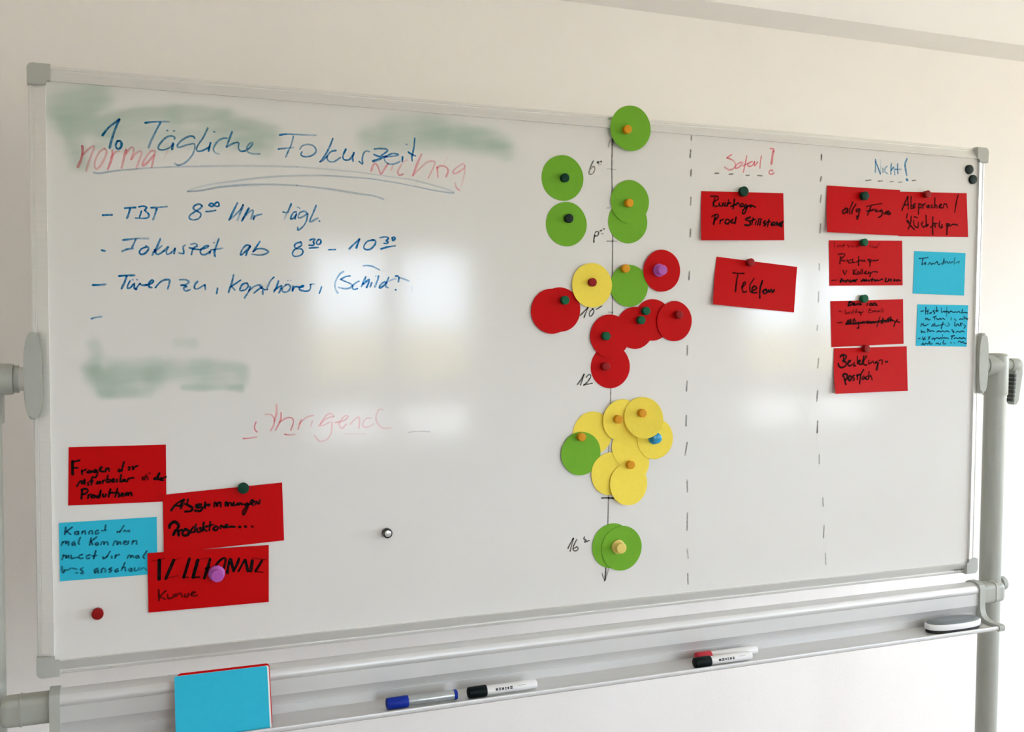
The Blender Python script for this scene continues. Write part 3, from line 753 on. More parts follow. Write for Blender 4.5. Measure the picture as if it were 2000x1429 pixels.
card('note_card', [(318, 966), (551, 942), (555, 1055), (320, 1081)], .0017, red_m, 'red card reading Abstimmungen Produktionen, held by a dark green magnet', LG, lifts=(0, 0, 0, .0025), writing=[
  ('card_writing', [g(c2, "245,545 320,450 420,395; @1,1,1.3 420,395 390,450 380,510; 290,480 400,475; 480,390 470,440; @1,1,1.2 430,450 500,480 540,510 520,550 440,560; @1,1,1.3 660,460 600,470 610,500 680,500 650,550 580,545; 720,430 715,510; 710,480 760,460; 780,460 770,480; 845,490 850,430; 850,450 880,440 885,490 890,450 930,430 935,490; 1000,480 1005,430 1030,440 1035,480 1045,440 1080,440 1085,475;"
   "1120,430 1110,470 1150,465 1170,440 1175,465; 1190,465 1200,440 1240,460; @.9,.8 1310,440 1270,460 1300,475 1320,445 1310,500 1260,600 1245,560 1290,490; 1340,460 1400,420 1370,400 1350,440 1390,470; @.9 1420,460 1430,420 1470,450 1480,400; @1,1,1.4 220,780 230,740 290,700 345,740 340,780 290,850 275,880; @1,1,1.2 300,820 280,880; @1,1,1.2 340,820 350,890; 345,830 400,810; @1,1,1.2 450,800 400,850 420,890 480,880 490,830 440,800;"
   "560,770 520,820 520,850 560,840; 590,740 570,840; 610,790 610,840 650,840 650,780; 700,710 680,830; 690,790 740,760; 700,800 740,830; 790,700 775,820; 740,770 830,740; 860,770 830,800 870,820 900,780 860,760; 930,790 940,750 980,780; 980,780 1030,740 1000,750 1000,780 1060,770 1130,770; @1,1,1.4 1195,770 1205,775; @1,1,1.4 1275,765 1285,770; @.7,.7,1.3 1370,765 1380,770")],
   ink_card, .0036, .97, 'black felt-pen writing')])
c3 = (110, 1000, 10)
card('note_card', [(115, 1021), (306, 1009), (308, 1120), (117, 1135)], .0008, blue_m, 'blue card of four written lines beginning Kannst du, at the far left', LG, writing=[
  ('card_writing', [g(c3, "185,290 165,430; 310,290 190,380; 200,370 280,430; 410,370 360,390 370,430 420,420 430,370 435,430; 500,420 510,370; 510,390 560,360 570,420; 640,420 650,370 700,360 705,420; 820,350 770,370 770,420 830,400; 965,250 950,340; 890,360 970,350; 1190,370 1200,390 1240,370; 1320,260 1240,380; 1320,370 1340,350; 1370,370 1430,350 1420,380;"
   "100,640 130,570; 130,590 190,560 190,610 240,570 240,640; 350,570 310,600 320,640 360,600 370,640; 470,490 430,590 450,620; 680,500 650,640; 790,480 670,570; 680,570 710,630; 790,590 760,610 780,640 820,620 810,590; 870,630 890,580 930,580 930,630 950,590 1000,580 1010,630; 1110,640 1140,570 1190,570 1190,630 1240,570 1260,620; 1310,600 1370,570 1330,560 1320,620 1390,620 1410,560; 1480,620 1500,550; 1500,570 1560,550 1570,620;"
   "110,920 140,830; 140,850 190,840 195,890 240,840 250,890; 290,840 300,900 350,890; 380,880 430,880; 510,820 450,850 460,900 520,890; 660,830 590,850 600,900 650,890; @1.2 770,750 730,900; 700,850 790,840; @1.2 910,870 930,900 1000,850; 1050,760 980,880; 1080,850 1085,890; 1150,890 1160,830; 1160,850 1230,820; 1390,890 1410,840 1450,840 1450,880 1490,840 1510,880; 1570,840 1540,870 1580,890 1600,840 1620,890; 1770,750 1700,860 1720,900;"
   "110,1060 110,1130 140,1180 160,1130; @.8 160,1130 240,1120 280,1090; @.7 320,1090 400,1110; @.8 380,1180 420,1180; 520,1080 470,1110 520,1150 480,1190 530,1190; 810,1090 750,1120 760,1180 810,1120 820,1180; 880,1170 900,1100 950,1100 960,1160; 1080,1080 1030,1110 1080,1130 1040,1170; 1200,1100 1150,1130 1160,1160 1210,1140; 1340,980 1270,1130; 1290,1080 1340,1070 1350,1140; @.8 1440,1090 1410,1120 1450,1150 1470,1090 1480,1150; @.8 1530,1080 1530,1140 1580,1130 1620,1080; @.7 1640,1120 1700,1080 1760,1120")],
   ink_teal, .0029, .62, 'dark pen writing')])
c4 = (285, 1060, 8)
card('note_card', [(288, 1080), (525, 1064), (525, 1175), (290, 1196)], .0030, red_m, 'red card reading TELEFONATE Kunde, held by a purple magnet', LG, writing=[
  ('card_writing', [g(c4, "@1,1,1.3 210,260 205,560; @1,1,1.2 435,260 310,550; @.35,.35,.5 350,540 500,500; @.35,.35,.5 440,260 540,225; @.4,.4,.5 100,280 300,230; @1,1,1.2 680,240 590,530; @.5,.5,.6 600,530 660,530; @1,1,1.3 810,260 735,530; @.8,.8,.8 735,530 830,525; @1,1,1.2 1000,250 970,360 910,540; @.9,.9,.9 930,390 990,370; @.35,.35,.5 850,250 1000,225;"
   "@1,.9,1 1080,440 1100,330 1190,240 1240,240 1230,330 1200,420; @1,1,1.2 1310,250 1280,380 1270,460; @1,1,1.2 1320,250 1370,430; @1,1,1.1 1370,430 1420,330 1450,240; 1445,430 1540,260; @1,1,1.2 1550,260 1590,430; @1,1,1.3 1660,270 1635,430; 1810,270 1710,430; @.6,.4,.6 1700,440 1830,450; @.4,.6,.5 1650,230 1870,255")],
   ink_card, .0042, 1.0, 'bold black capitals'),
  ('card_writing', [g(c4, "200,720 205,890; 310,740 210,830; 220,830 300,870; 340,800 350,860 420,840 430,800; 460,790 460,830 500,790 550,780 560,830; 620,790 600,830 650,830 660,780; 690,800 770,760 720,760 720,820 800,810")], ink_brown, .0030, .7, 'faint thin writing')])
c5 = (1340, 280, 7.143)
card('note_card', [(1370, 373), (1530, 377), (1532, 469), (1370, 469)], .0010, red_m, 'red card reading Rückfrage Prod Stillstand, upper one under the red heading', MG, lifts=(.0005, 0, 0, .0075), writing=[
  ('card_writing', [g(c5, "@.7,.8,.9 395,760 370,880; @.8,.9,.9 340,740 430,740 440,780 370,830 400,880 440,870; 460,830 460,870 500,870 510,830; 540,830 530,870 560,870; 590,790 570,870; 570,840 620,830; 670,780 660,850 650,910; 620,880 690,850; 690,860 710,830 730,840; 770,840 740,870 780,880 790,840; 830,850 800,880 830,890 850,860 820,960 780,980 790,930 850,880; 860,880 900,860; 890,890 920,870 960,890;"
   "@.9,1 400,1000 370,1130; @.8,.9 350,1020 420,990 440,1020 390,1070; 470,1070 460,1120; 470,1080 510,1060; 550,1070 530,1110 580,1120 590,1070 550,1060; 640,1060 610,1100 660,1110; 690,1030 670,1120; @1,1,1.1 890,1030 820,1060 880,1090 880,1140 810,1140; 930,1040 910,1130; 890,1080 960,1060; 970,1090 960,1130; 1010,1050 990,1140; 1040,1050 1020,1140; 1100,1080 1070,1110 1110,1120 1080,1150; 1150,1060 1130,1160; 1120,1100 1170,1090; @1,1,1.2 1210,1100 1180,1130 1220,1140 1230,1100; @1,1,1.2 1250,1140 1260,1100 1280,1140; @1,1,1.3 1310,1110 1290,1140 1330,1150; @1,1,1.2 1340,1090 1320,1160")],
   ink_card, .0036, .95, 'black felt-pen writing')])
c6 = (1360, 450, 7.143)
card('note_card', [(1400, 501), (1557, 521), (1551, 610), (1393, 594)], .0010, red_m, 'tilted red card reading Telefon', MG, lifts=(.0005, .001, .001, .0105), writing=[
  ('card_writing', [g(c6, "@.7,.9,.9 500,590 580,598 660,598; @.8,1,1.1 570,620 550,720 530,850; @.8,.8 620,800 680,740 660,720 630,780 640,860 690,850; @.7,.8 800,670 740,760 740,850 770,860; @1,1,1.1 772,842 832,806 802,776 768,812 774,868 834,866; @1,1,1.2 915,700 880,820 875,940; @1,1,1.2 960,820 920,850 940,880 980,860 960,820; @1,1,1.2 1000,830 1010,860 1040,820 1050,860 1080,830")],
   ink_card, .0036, .92, 'black felt-pen writing')])
card('note_card', [(1616, 362), (1758, 371), (1756, 460), (1616, 453)], .0018, red_m, 'red card reading allg Fragen, left of the pair under the blue heading', RG, lifts=(.0008, 0, 0, .0095), writing=[
  ('card_writing', [g(Pp, "330,930 270,980 280,1020 340,970 350,930 340,1010; 430,840 380,960 380,1020; 480,870 430,950 410,1020; 530,940 480,960 500,990 540,950 520,1040 495,1110 490,1060; @.8,.8,.8 640,910 760,880 890,860; 720,900 690,980 660,1040; 650,980 720,970; 730,970 760,950; @1.1,1.1 800,950 780,980 830,980; @1.1,1.1 890,960 850,980 900,990 880,1050 830,1080; @1.2,1.2,1.3 930,1020 980,990 940,1010 1000,1030; @1.2,1.2,1.3 990,980 1020,1020")],
   ink_brown, .0038, .92, 'thin black writing')])
c8 = (1750, 360, 13.33)
card('note_card', [(1754, 374), (1888, 377), (1891, 463), (1755, 461)], .0008, red_m, 'red card reading Absprachen / Rückfragen', RG, lifts=(0, 0, 0, 0), writing=[
  ('card_writing', [g(c8, "150,670 290,320; 300,320 310,640; 210,540 320,520; 385,320 380,620; 390,560 440,560 430,620 390,630; 500,500 450,530 490,570 460,620; 590,500 580,620 575,770; 590,520 650,520 640,600 590,610; 690,520 690,620; 690,550 750,500; 840,540 790,570 820,610 850,550 860,610; 940,540 900,570 920,610 960,600; 1005,350 1000,610; 1010,560 1050,540 1060,610; 1110,590 1180,530 1140,520 1120,600 1190,610; 1220,610 1240,520 1300,520 1330,610; 1610,280 1560,480 1520,720;"
   "290,770 265,870; 385,830 370,1010 310,1160; @1.2,1.2,1.6 290,950 340,1020; 350,1050 470,1180; 450,950 470,1080 560,1120 570,990; 470,840 540,865; 690,980 650,1040 690,1100; 770,810 780,1100; @1.1,1.1 700,1120 820,1040 810,1080; @1.1,1.1,1.1 950,850 940,1080 945,1300; 880,1120 1000,1050 1010,1120; 960,1010 1060,1020; 1130,960 1110,1080 1170,1130 1180,1040 1200,1120; @1.1,1.1,1.3 1310,1030 1320,1100 1310,1300; @1.1,1.1 1300,1030 1380,1040 1320,1120; 1400,1080 1480,1040 1590,1060")],
   ink_brown, .0035, .9, 'thin black writing')])
c9 = (1610, 460, 12.5)
card('note_card', [(1619, 469), (1762, 470), (1763, 557), (1620, 558)], .0008, red_m, 'red card with a bold last line, right of the card reading Telefon', RG, writing=[
  ('card_writing', [g(c9, "@.42 240,150 240,290; @.42 320,240 310,270 360,270 360,230; @.42 400,230 400,270 440,260; @.42 480,200 460,300; @.42 440,240 500,230; @.42 560,220 580,280 620,230; @.42 650,270 700,250 700,280; @.42 760,250 780,290; @.42 800,200 830,290; @.42 1100,240 1110,290; @.42 1150,240 1180,290 1210,250; @.42 1260,250 1230,290 1280,290 1330,190;"
   "390,510 370,690; 330,460 460,440 490,480 400,560; 400,600 500,620; 540,590 560,630; 650,590 580,620 600,670 660,660; 690,560 680,650 740,650; 830,510 830,730; 780,640 880,600; 900,590 920,640 960,600 990,640; @1.2 1060,600 1110,640 1100,750; @1.2 1060,580 1130,590 1090,650; @1.1 1140,630 1200,600 1230,620 1310,590; 450,850 490,950 540,850; 700,830 700,950; 770,830 710,890 770,950; 810,880 790,940 840,930 830,880; 890,820 870,940; 930,830 910,940; 960,920 1010,870 980,930 1030,930; @1.2 1070,880 1060,930 1120,900 1100,1000; 1140,920 1180,880 1290,890")], ink_brown, .0030, .85, 'thin black writing'),
  ('card_writing', [g(c9, "@.8,.8,.7 170,1095 300,1085; 410,1050 390,1140; 380,1110 450,1080; 440,1120 500,1100 520,1130 560,1080 600,1120; 620,1080 620,1130 680,1100 720,1080 760,1130; 700,1120 790,1070; 890,1120 950,1060 980,1110; 930,1100 1000,1090; 1010,1060 1020,1110 1070,1090 1090,1110; 1160,1040 1150,1120; 1120,1080 1220,1070; 1200,1080 1230,1110 1280,1080 1310,1100 1410,1060; 1500,1040 1480,1120 1550,1110 1560,1060; 1580,1090 1620,1060 1620,1110; 1700,1060 1690,1110 1750,1080 1770,1110 1800,1080 1850,1100")], ink_card, .0036, .92, 'bold black line of writing')])
c10 = (1610, 570, 12.5)
card('note_card', [(1622, 588), (1764, 584), (1765, 671), (1624, 678)], .0008, red_m, 'red card with two dashes of writing, the second struck out', RG, writing=[
  ('card_writing', [g(c10, "@1,1,1.4 620,230 580,330; @1,1,1.2 590,250 670,250 660,310 570,335; @1,1,1.2 690,300 740,280 710,270 700,320 760,310; 790,280 780,320 830,280 840,320; 880,240 870,320; 850,300 910,300; 1030,330 1050,290; @1,1,1.2 1100,300 1150,270 1160,310 1220,270 1280,330; 1100,330 1240,320; @.7,.7 350,470 395,475; @.7,.7,.8 510,420 510,540 570,500 600,530 620,480; @.7,.7,.8 660,490 650,520; @.7,.7,.8 700,430 690,520; @.7,.7,.8 740,470 760,510; @.7,.7,.8 770,420 780,500; @.7,.7,.9 810,490 870,510 890,570; @.7,.7,.8 830,480 930,500 940,450;"
   "@.7,.7,.8 1120,400 1080,440 1080,510 1140,500; @.7,.7,.8 1090,450 1140,440; @.7,.7,.8 1170,500 1180,450 1210,490 1230,450 1250,490; @.7,.7,.8 1310,450 1280,490 1330,470; @.7,.7,.8 1350,450 1350,490; @.7,.7,.8 1400,390 1390,490; @.7,.7,.8 1440,440 1420,490; @.7,.7 320,750 420,745; 520,790 580,680 560,780 640,660 620,770 680,700 730,650 700,770; 760,700 750,780 820,730 830,870 790,880; 860,740 900,760 930,720 970,760; @1,1,1.5 520,780 800,770 1000,740 1200,740 1400,710 1650,680; 1040,700 1050,770 1100,720 1130,770 1180,720 1210,760; @.8,.8 1350,600 1270,850; 1380,770 1430,630 1400,760 1470,700 1500,740 1560,620 1540,740 1620,600 1600,730; 1650,700 1720,720 1690,840; 1730,740 1780,660 1760,720 1830,740")],
   ink_card, .0030, .85, 'black writing')])
c11 = (1620, 670, 12.5)
card('note_card', [(1629, 680), (1771, 676), (1773, 763), (1632, 769)], .0010, red_m, 'red card reading Bestellungs-postfach, lowest of the right-hand red cards', RG, lifts=(.0005, 0, 0, .0115), writing=[
  ('card_writing', [g(c11, "@1,1,1.2 250,330 310,280 400,310 370,380 310,430; @1,1,1.2 310,430 380,460 390,530 300,590 220,570 200,500; 330,300 340,460; @1,1,1.1 430,500 500,430 460,430 430,520 480,550 540,520; @.8 600,470 580,510 620,550 570,560; @.8 670,320 670,500; @1,1,1.1 700,480 740,420 700,430 710,510 760,510; 830,310 780,510; @.9 900,310 820,440 830,520 900,530; @.8 950,420 950,500 1000,480; @.8 1000,480 1050,440 1070,490; @.9 1150,440 1100,480 1160,480 1170,560 1150,650 1120,620 1190,480; @.8 1200,430 1230,410 1280,420 1270,510; @1,1,1.1 1360,450 1410,450;"
   "@1,1,1.2 310,760 330,900 350,1000; @1,1,1.3 290,800 340,740 410,780 390,860 330,900; @1,1,1.2 470,790 430,850 450,910 500,860 490,800; 580,780 530,820 580,870 540,910; 660,760 650,880; @1,1,1.1 640,790 720,760; 820,640 750,750 720,880 700,990; @.9 810,800 770,840 790,880 840,830 850,870; @.9 900,800 860,840 880,880 920,870; @.9 950,690 930,870; @.9 950,820 990,790 1020,890")],
   ink_card, .0036, .92, 'black felt-pen writing')])
c12 = (1780, 480, 16.6)
card('note_card', [(1786, 490), (1886, 494), (1883, 577), (1783, 573)], .0008, blue_m, 'small blue card with a single written word at its top', RG, writing=[
  ('card_writing', [g(c12, "240,410 380,400 530,380; 360,430 330,600; @1.1 330,600 430,570 460,540 420,560 450,610; @1.1 530,600 600,540 640,600 700,560 740,600; @1.1 760,560 830,510 850,600 920,590; @.8 960,560 1010,590 1050,400 1020,560; @.9 1070,480 1080,560 1150,500 1180,570 1240,510; @.7 1260,560 1330,510; @.8 1400,390 1370,590; @.7 1420,560 1540,500 1520,570")], ink_teal, .0028, .7, 'dark pen writing')])
c13 = (1780, 590, 16.6)
card('note_card', [(1792, 594), (1891, 596), (1888, 677), (1789, 675)], .0008, blue_m, 'small blue card filled with six lines of small writing', RG, writing=[
  ('card_writing', [g(c13, "300,300 390,280; @1.2 460,160 450,390; 530,240 520,390; 460,290 530,290; 580,360 640,330 620,380; 740,260 690,300 750,340 720,380; 810,160 820,310; 780,290 860,270; @.7 960,190 960,330; 1000,320 1050,290 1080,330; @.7 1140,170 1120,460; 1090,300 1200,310; 1180,360 1230,320 1280,290 1350,330 1420,310 1470,330 1530,300 1570,340; 1650,240 1620,350 1700,330 1800,340;"
   "460,510 450,560 510,530 540,570 600,560; 690,490 800,450; 750,470 740,570; 790,520 860,560 920,530 960,560 1000,520 1070,560; @.6 1280,500 1270,570; @.6 1380,540 1440,590; 1540,560 1600,540 1660,550; 1700,460 1710,540 1760,500 1790,560 1820,530; 300,780 320,700 370,740; 370,690 400,760 460,750 530,710; 650,780 690,710 720,770; 740,680 760,760 820,770 880,740; 1010,650 980,750 960,850; 920,750 1030,710; @.6 1070,710 1100,760; @.6 1180,670 1220,730 1140,780; 1400,650 1390,770; 1430,770 1490,710 1540,770 1580,710 1600,770; 1570,680 1640,690; @.8 1680,730 1740,770 1690,850;"
   "310,920 310,980 370,950 430,980; 520,860 520,960; 500,870 580,920 600,950 650,920 720,950; 810,960 880,930 940,960 1000,930 1060,960 1130,930 1210,960; 1300,890 1350,990 1360,930; 1430,980 1500,940 1560,970 1620,930 1700,960; 220,1180 270,1175; 350,1130 370,1220 430,1130; 380,1180 440,1200; @.8 590,1110 530,1220; @.8 530,1120 570,1180; @1.2 650,1200 700,1160 740,1220; 750,1180 830,1150 880,1180 940,1150; @.8 1000,1060 960,1200; 1000,1160 1060,1150 1100,1180; 1120,1150 1180,1180; 1270,1100 1390,1080; 1310,1100 1290,1200; 1370,1180 1430,1150 1480,1180 1560,1150 1620,1180 1680,1150 1740,1190;"
   "330,1370 350,1330 400,1370 440,1330; 480,1340 530,1350 570,1270 590,1360 650,1340; 780,1340 850,1330 900,1370 930,1330; 1030,1240 1010,1350 1090,1340; @.6 1250,1300 1280,1330; @.6 1360,1300 1390,1340; 1500,1290 1560,1260 1600,1310 1660,1280 1700,1330 1780,1330")], ink_teal, .0029, .82, 'small dark pen writing')])

# ------------------------------------------------------------------ paper discs
DISC_M = {'green': green_m, 'yellow': yellow_m, 'red': red_m}
disc_tops = {}
def disc(key, colour, cx, cy, off, label, group, r=.0447, tx=0.0, tz=0.0):
    """a round paper card; off = distance of its centre from the board, tx/tz = slight tilt"""
    c = at(cx, cy, -off)
    bm = bmesh.new()
    n = 72
    rr = random.Random(cx * 7 + cy)
    ph = rr.random() * 6
    def rad(a): return r * (1 + .006 * math.sin(2 * a + ph) + .004 * math.sin(5 * a + ph * 2))
    def h(x, z): return -(tx * x + tz * z) + .0004 * ((x * x + z * z) / (r * r)) * math.sin(2 * math.atan2(z, x) + ph)
    fr, bk = [], []
    for rings_ in (0.0, .5, 1.0):
        rowf, rowb = [], []
        for k in range(n if rings_ else 1):
            a = 2 * math.pi * k / n
            x, z = rad(a) * rings_ * math.cos(a), rad(a) * rings_ * math.sin(a)
            rowf.append(bm.verts.new((x, h(x, z), z))); rowb.append(bm.verts.new((x, h(x, z) + TH, z)))
        fr.append(rowf); bk.append(rowb)
    for rows in (fr, bk):
        for k in range(n):
            bm.faces.new((rows[0][0], rows[1][k], rows[1][(k + 1) % n]))
            bm.faces.new((rows[1][k], rows[2][k], rows[2][(k + 1) % n], rows[1][(k + 1) % n]))
    for k in range(n): bm.faces.new((fr[2][k], fr[2][(k + 1) % n], bk[2][(k + 1) % n], bk[2][k]))
    me = bpy.data.meshes.new('paper_disc')
    bmesh.ops.recalc_face_normals(bm, faces=bm.faces)
    bm.to_mesh(me); bm.free()
    me.materials.append(DISC_M[colour])
    o = bpy.data.objects.new('paper_disc', me); C.objects.link(o)
    o.location = c
    tag(o, label, 'paper disc', group)
    disc_tops[key] = (c.copy(), off, tx, tz)
    return o
GG = 'green paper discs along the time axis'; YG = 'yellow paper discs along the time axis'; DG = 'red paper discs along the time axis'
disc('g1', 'green', 1232, 250.5, .0095, 'green paper disc hanging over the top frame rail', GG, tz=.03)
disc('g2', 'green', 1099, 347.5, .0010, 'lone green disc left of the time axis at the 6 mark, dark green magnet', GG, r=.0443, tx=.006)
disc('g3', 'green', 1106.5, 437.5, .0010, 'green disc with a blackish magnet left of the axis, just below another green disc', GG, r=.0434, tx=.006)
disc('g5', 'green', 1226.5, 432.5, .0010, 'green disc without its own magnet, tucked under the disc above it near the 8 mark', GG, r=.0437, tx=.006)
disc('g4', 'green', 1230.5, 394, .0022, 'green disc with a yellow magnet, overlapping the disc below it near the 8 mark', GG, r=.0430)
disc('rc2', 'red', 1275, 624.5, .0010, 'red disc partly hidden between the twin green magnets and the rightmost red disc', DG, r=.0425)
disc('rc1', 'red', 1240.5, 640, .0020, 'red disc partly hidden below the green disc, right of the red pair on the axis', DG, r=.0428)
disc('g6', 'green', 1229, 558, .0032, 'green disc between the yellow disc and the red disc with the purple magnet', GG, r=.0425, tx=.004)
disc('rl2', 'red', 1094, 604.5, .0010, 'right-hand of the two stacked red discs left of the 10 mark, mostly hidden', DG, r=.0437)
disc('rl1', 'red', 1078, 607.5, .0022, 'left-hand of the two stacked red discs left of the 10 mark', DG, r=.0443, tx=-.035, tz=-.03)
disc('y1', 'yellow', 1156.5, 557, .0044, 'single yellow disc with a red magnet left of the axis', YG, r=.0437, tx=.004)
disc('r1', 'red', 1293, 528.5, .0044, 'red disc with a purple magnet, highest of the red discs', DG, r=.0425)
disc('rc3', 'red', 1317.5, 627, .0030, 'rightmost red disc, with a red magnet', DG, r=.0412, tx=-.02)
disc('rc5', 'red', 1192.5, 716, .0010, 'lowest red disc, right of the number 12', DG, r=.0434)
disc('rc4', 'red', 1191.5, 656, .0032, 'red disc with one green magnet, just above the lowest red disc', DG, r=.0434)
disc('yh', 'yellow', 1231, 904, .0010, 'yellow disc mostly hidden behind the others, peeping out on the right of the cluster', YG, r=.0435)
disc('ya', 'yellow', 1157.5, 846, .0010, 'yellow disc at the upper left of the cluster, behind the green disc', YG, r=.0437)
disc('yf', 'yellow', 1192.5, 925, .0022, 'yellow disc at the lower left of the cluster, beside the green disc', YG, r=.0432, tx=-.02)
disc('gb', 'green', 1135, 885.5, .0030, 'green disc at the left edge of the yellow cluster', GG, r=.0436, tx=-.030)
disc('ye', 'yellow', 1232.5, 872, .0032, 'yellow disc in the middle of the cluster, without a magnet', YG, r=.0428)
disc('yd', 'yellow', 1280, 857, .0043, 'yellow disc at the right of the cluster with a blue magnet', YG, r=.0412)
disc('yb', 'yellow', 1214.5, 820, .0044, 'upper left of the two yellow discs at the top of the cluster', YG, r=.0420, tx=-.012)
disc('yg', 'yellow', 1228, 945, .0048, 'lowest yellow disc of the cluster, curling forward', YG, r=.0430, tx=-.03, tz=-.05)
disc('yc', 'yellow', 1257.5, 815.5, .0150, 'frontmost yellow disc at the top right of the cluster', YG, r=.0412, tx=.15, tz=-.18)
disc('gp1', 'green', 1196, 1065.5, .0010, 'left-hand of the two green discs at the foot of the time axis', GG, r=.0455, tx=-.012)
disc('gp2', 'green', 1214.5, 1070.5, .0024, 'right-hand of the two green discs at the foot of the time axis, pale yellow magnet', GG, r=.0455)

# ------------------------------------------------------------------ magnets
def magnet(px, py, m, label, group, base=.0004, r=.0085, h=.0105, kind='pin'):
    """px, py: where the photo shows the middle of its head"""
    c = at(px, py, -(base + h))
    if kind == 'pin':
        prof = [(r * .93, 0), (r * .95, h * .08), (r * .90, h * .30), (r * .92, h * .6), (r, h * .8), (r * .985, h * .92), (r * .90, h * .985), (r * .80, h)]
        name = 'pin_magnet'
    elif kind == 'disc':
        prof = [(r, 0), (r, h * .75), (r * .94, h * .95), (r * .86, h)]
        name = 'disc_magnet'
    elif kind == 'pawn':
        prof = [(r * 1.25, 0), (r * 1.28, h * .08), (r * 1.25, h * .2), (r * .8, h * .30), (r * .62, h * .45), (r * .66, h * .6), (r * .92, h * .78), (r, h * .88), (r * .97, h * .96), (r * .88, h)]
        name = 'push_pin_magnet'
    else:
        prof = [(r * .9, 0), (r, h * .1), (r, h * .7), (r * .93, h * .9), (r * .75, h * .97), (r * .70, h * .90), (r * .45, h * .93), (r * .05, h * .95)]
        name = 'round_magnet'
    bm = bmesh.new()
    lathe(bm, prof, (0, 0, 0), 'y', sign=-1, n=36)
    me = bpy.data.meshes.new(name)
    bmesh.ops.recalc_face_normals(bm, faces=bm.faces)
    for e in bm.edges:
        if len(e.link_faces) == 2 and e.calc_face_angle(0) > .6: e.smooth = False
    bm.to_mesh(me); bm.free()
    for p in me.polygons: p.use_smooth = True
    me.materials.append(m)
    o = bpy.data.objects.new(name, me); C.objects.link(o)
    o.location = (c.x, -base, c.z)
    return tag(o, label, 'magnet', group)

def on(key, px, py, gap=.0005):
    c, off, tx, tz = disc_tops[key]
    q = at(px, py, -(off + .01))
    return off + tx * (q.x - c.x) + tz * (q.z - c.z) + gap
PG = 'small round magnets on the whiteboard'
def dm(key, px, py, m, label, **k): magnet(px, py, m, label, PG, base=on(key, px, py), **k)
dm('g1', 1227, 252, mg_yellow, 'yellow magnet on the green disc at the top frame rail')
dm('g2', 1104.5, 347, mg_dkgreen, 'dark green magnet on the lone green disc at the 6 mark', r=.0088, h=.008)
dm('g3', 1112.5, 426, mg_black, 'blackish magnet on the green disc left of the 8 mark', r=.0088, h=.008)
dm('g4', 1230.5, 396, mg_yellow, 'yellow magnet on the green disc pair near the 8 mark')
dm('g6', 1223.5, 524, mg_yellow, 'yellow magnet at the top edge of the green disc in the middle')
dm('y1', 1158.5, 551, mg_red, 'red magnet on the single yellow disc', h=.008)
dm('r1', 1295, 527, mg_purple, 'purple magnet on the highest red disc', r=.0105, h=.018, kind='pawn')
dm('rl1', 1105, 586, mg_green, 'green magnet on the two red discs left of the 10 mark')
dm('rc2', 1263.5, 607, mg_green, 'upper of the two green magnets on the red discs right of the axis')
dm('rc1', 1254, 625, mg_green, 'lower of the two green magnets on the red discs right of the axis')
dm('rc4', 1185.5, 656, mg_green, 'green magnet on the red disc above the lowest red disc')
dm('rc5', 1184.5, 715.5, mg_red, 'red magnet on the lowest red disc')
dm('rc3', 1328, 614.5, mg_red, 'red magnet on the rightmost red disc')
dm('yb', 1209.5, 819, mg_yellow, 'ochre magnet on the upper left yellow disc')
dm('yc', 1256.5, 807, mg_yellow, 'ochre magnet on the frontmost yellow disc')
dm('yd', 1284.5, 856, mg_blue, 'bright blue magnet peeping out below the frontmost yellow disc', r=.0105, h=.0155, kind='pawn')
dm('yg', 1233.5, 908, mg_yellow, 'ochre magnet on the lowest yellow disc')
dm('gb', 1137.5, 853.5, mg_yellow, 'orange-yellow magnet at the top of the green disc beside the yellow cluster')
dm('gp2', 1214.5, 1070.5, mg_pale, 'large pale yellow magnet on the two green discs at the foot of the axis', r=.0112, h=.018, kind='pawn')
magnet(475.5, 953.5, mg_dkgreen, 'dark green magnet at the top edge of the card reading Abstimmungen', PG, base=.0022, r=.0098, h=.008)
magnet(425, 1125, mg_purple, 'purple magnet on the card reading TELEFONATE', PG, base=.0036, r=.0110, h=.022, kind='pawn')
magnet(190.5, 1199.5, mg_red, 'lone red magnet on bare board at the lower left', PG, r=.0095, h=.010)
mo = magnet(758, 1042, mg_chrome, 'lone chrome magnet on bare board at the lower middle', PG, r=.0092, h=.011, kind='round')
bm = bmesh.new(); lathe(bm, [(.0064, .0098), (.0062, .0106), (.0045, .0112), (.0003, .0114)], tuple(mo.location), 'y', sign=-1, n=28)
fo = obj('face_plate', bm, mg_steel, None, auto=.6); fo.parent = mo; fo.matrix_parent_inverse = Matrix.Translation(-mo.location); fo['label'] = 'bright steel face'
magnet(1454.5, 373.5, mg_dkgreen, 'dark green magnet at the top edge of the card reading Rückfrage', PG, base=.0016, r=.0105, h=.009)
magnet(1468, 512, mg_red, 'dark red magnet at the top edge of the card reading Telefon', PG, base=.0018)
magnet(1691.5, 382, mg_dkgreen, 'dark green magnet on the card reading allg Fragen', PG, base=.0028, r=.0098)
magnet(1813.5, 378.5, mg_red, 'dark red magnet at the top edge of the card reading Absprachen', PG, base=.0014)
magnet(1690.5, 473, mg_green, 'green magnet on the second red card down under the blue heading', PG, base=.0014)
magnet(1690.5, 583, mg_green, 'green magnet at the top of the card with the struck-out line', PG, base=.0014, r=.0092)
magnet(1694.5, 681, mg_red, 'dark red magnet at the top edge of the card reading Bestellungs-postfach', PG, base=.0016)
magnet(1895.5, 330.5, mg_black, 'upper of the two black magnets in the top right corner of the board', PG, r=.0105, h=.006, kind='disc')
magnet(1902.5, 350, mg_black, 'lower of the two black magnets in the top right corner of the board', PG, r=.0105, h=.006, kind='disc')

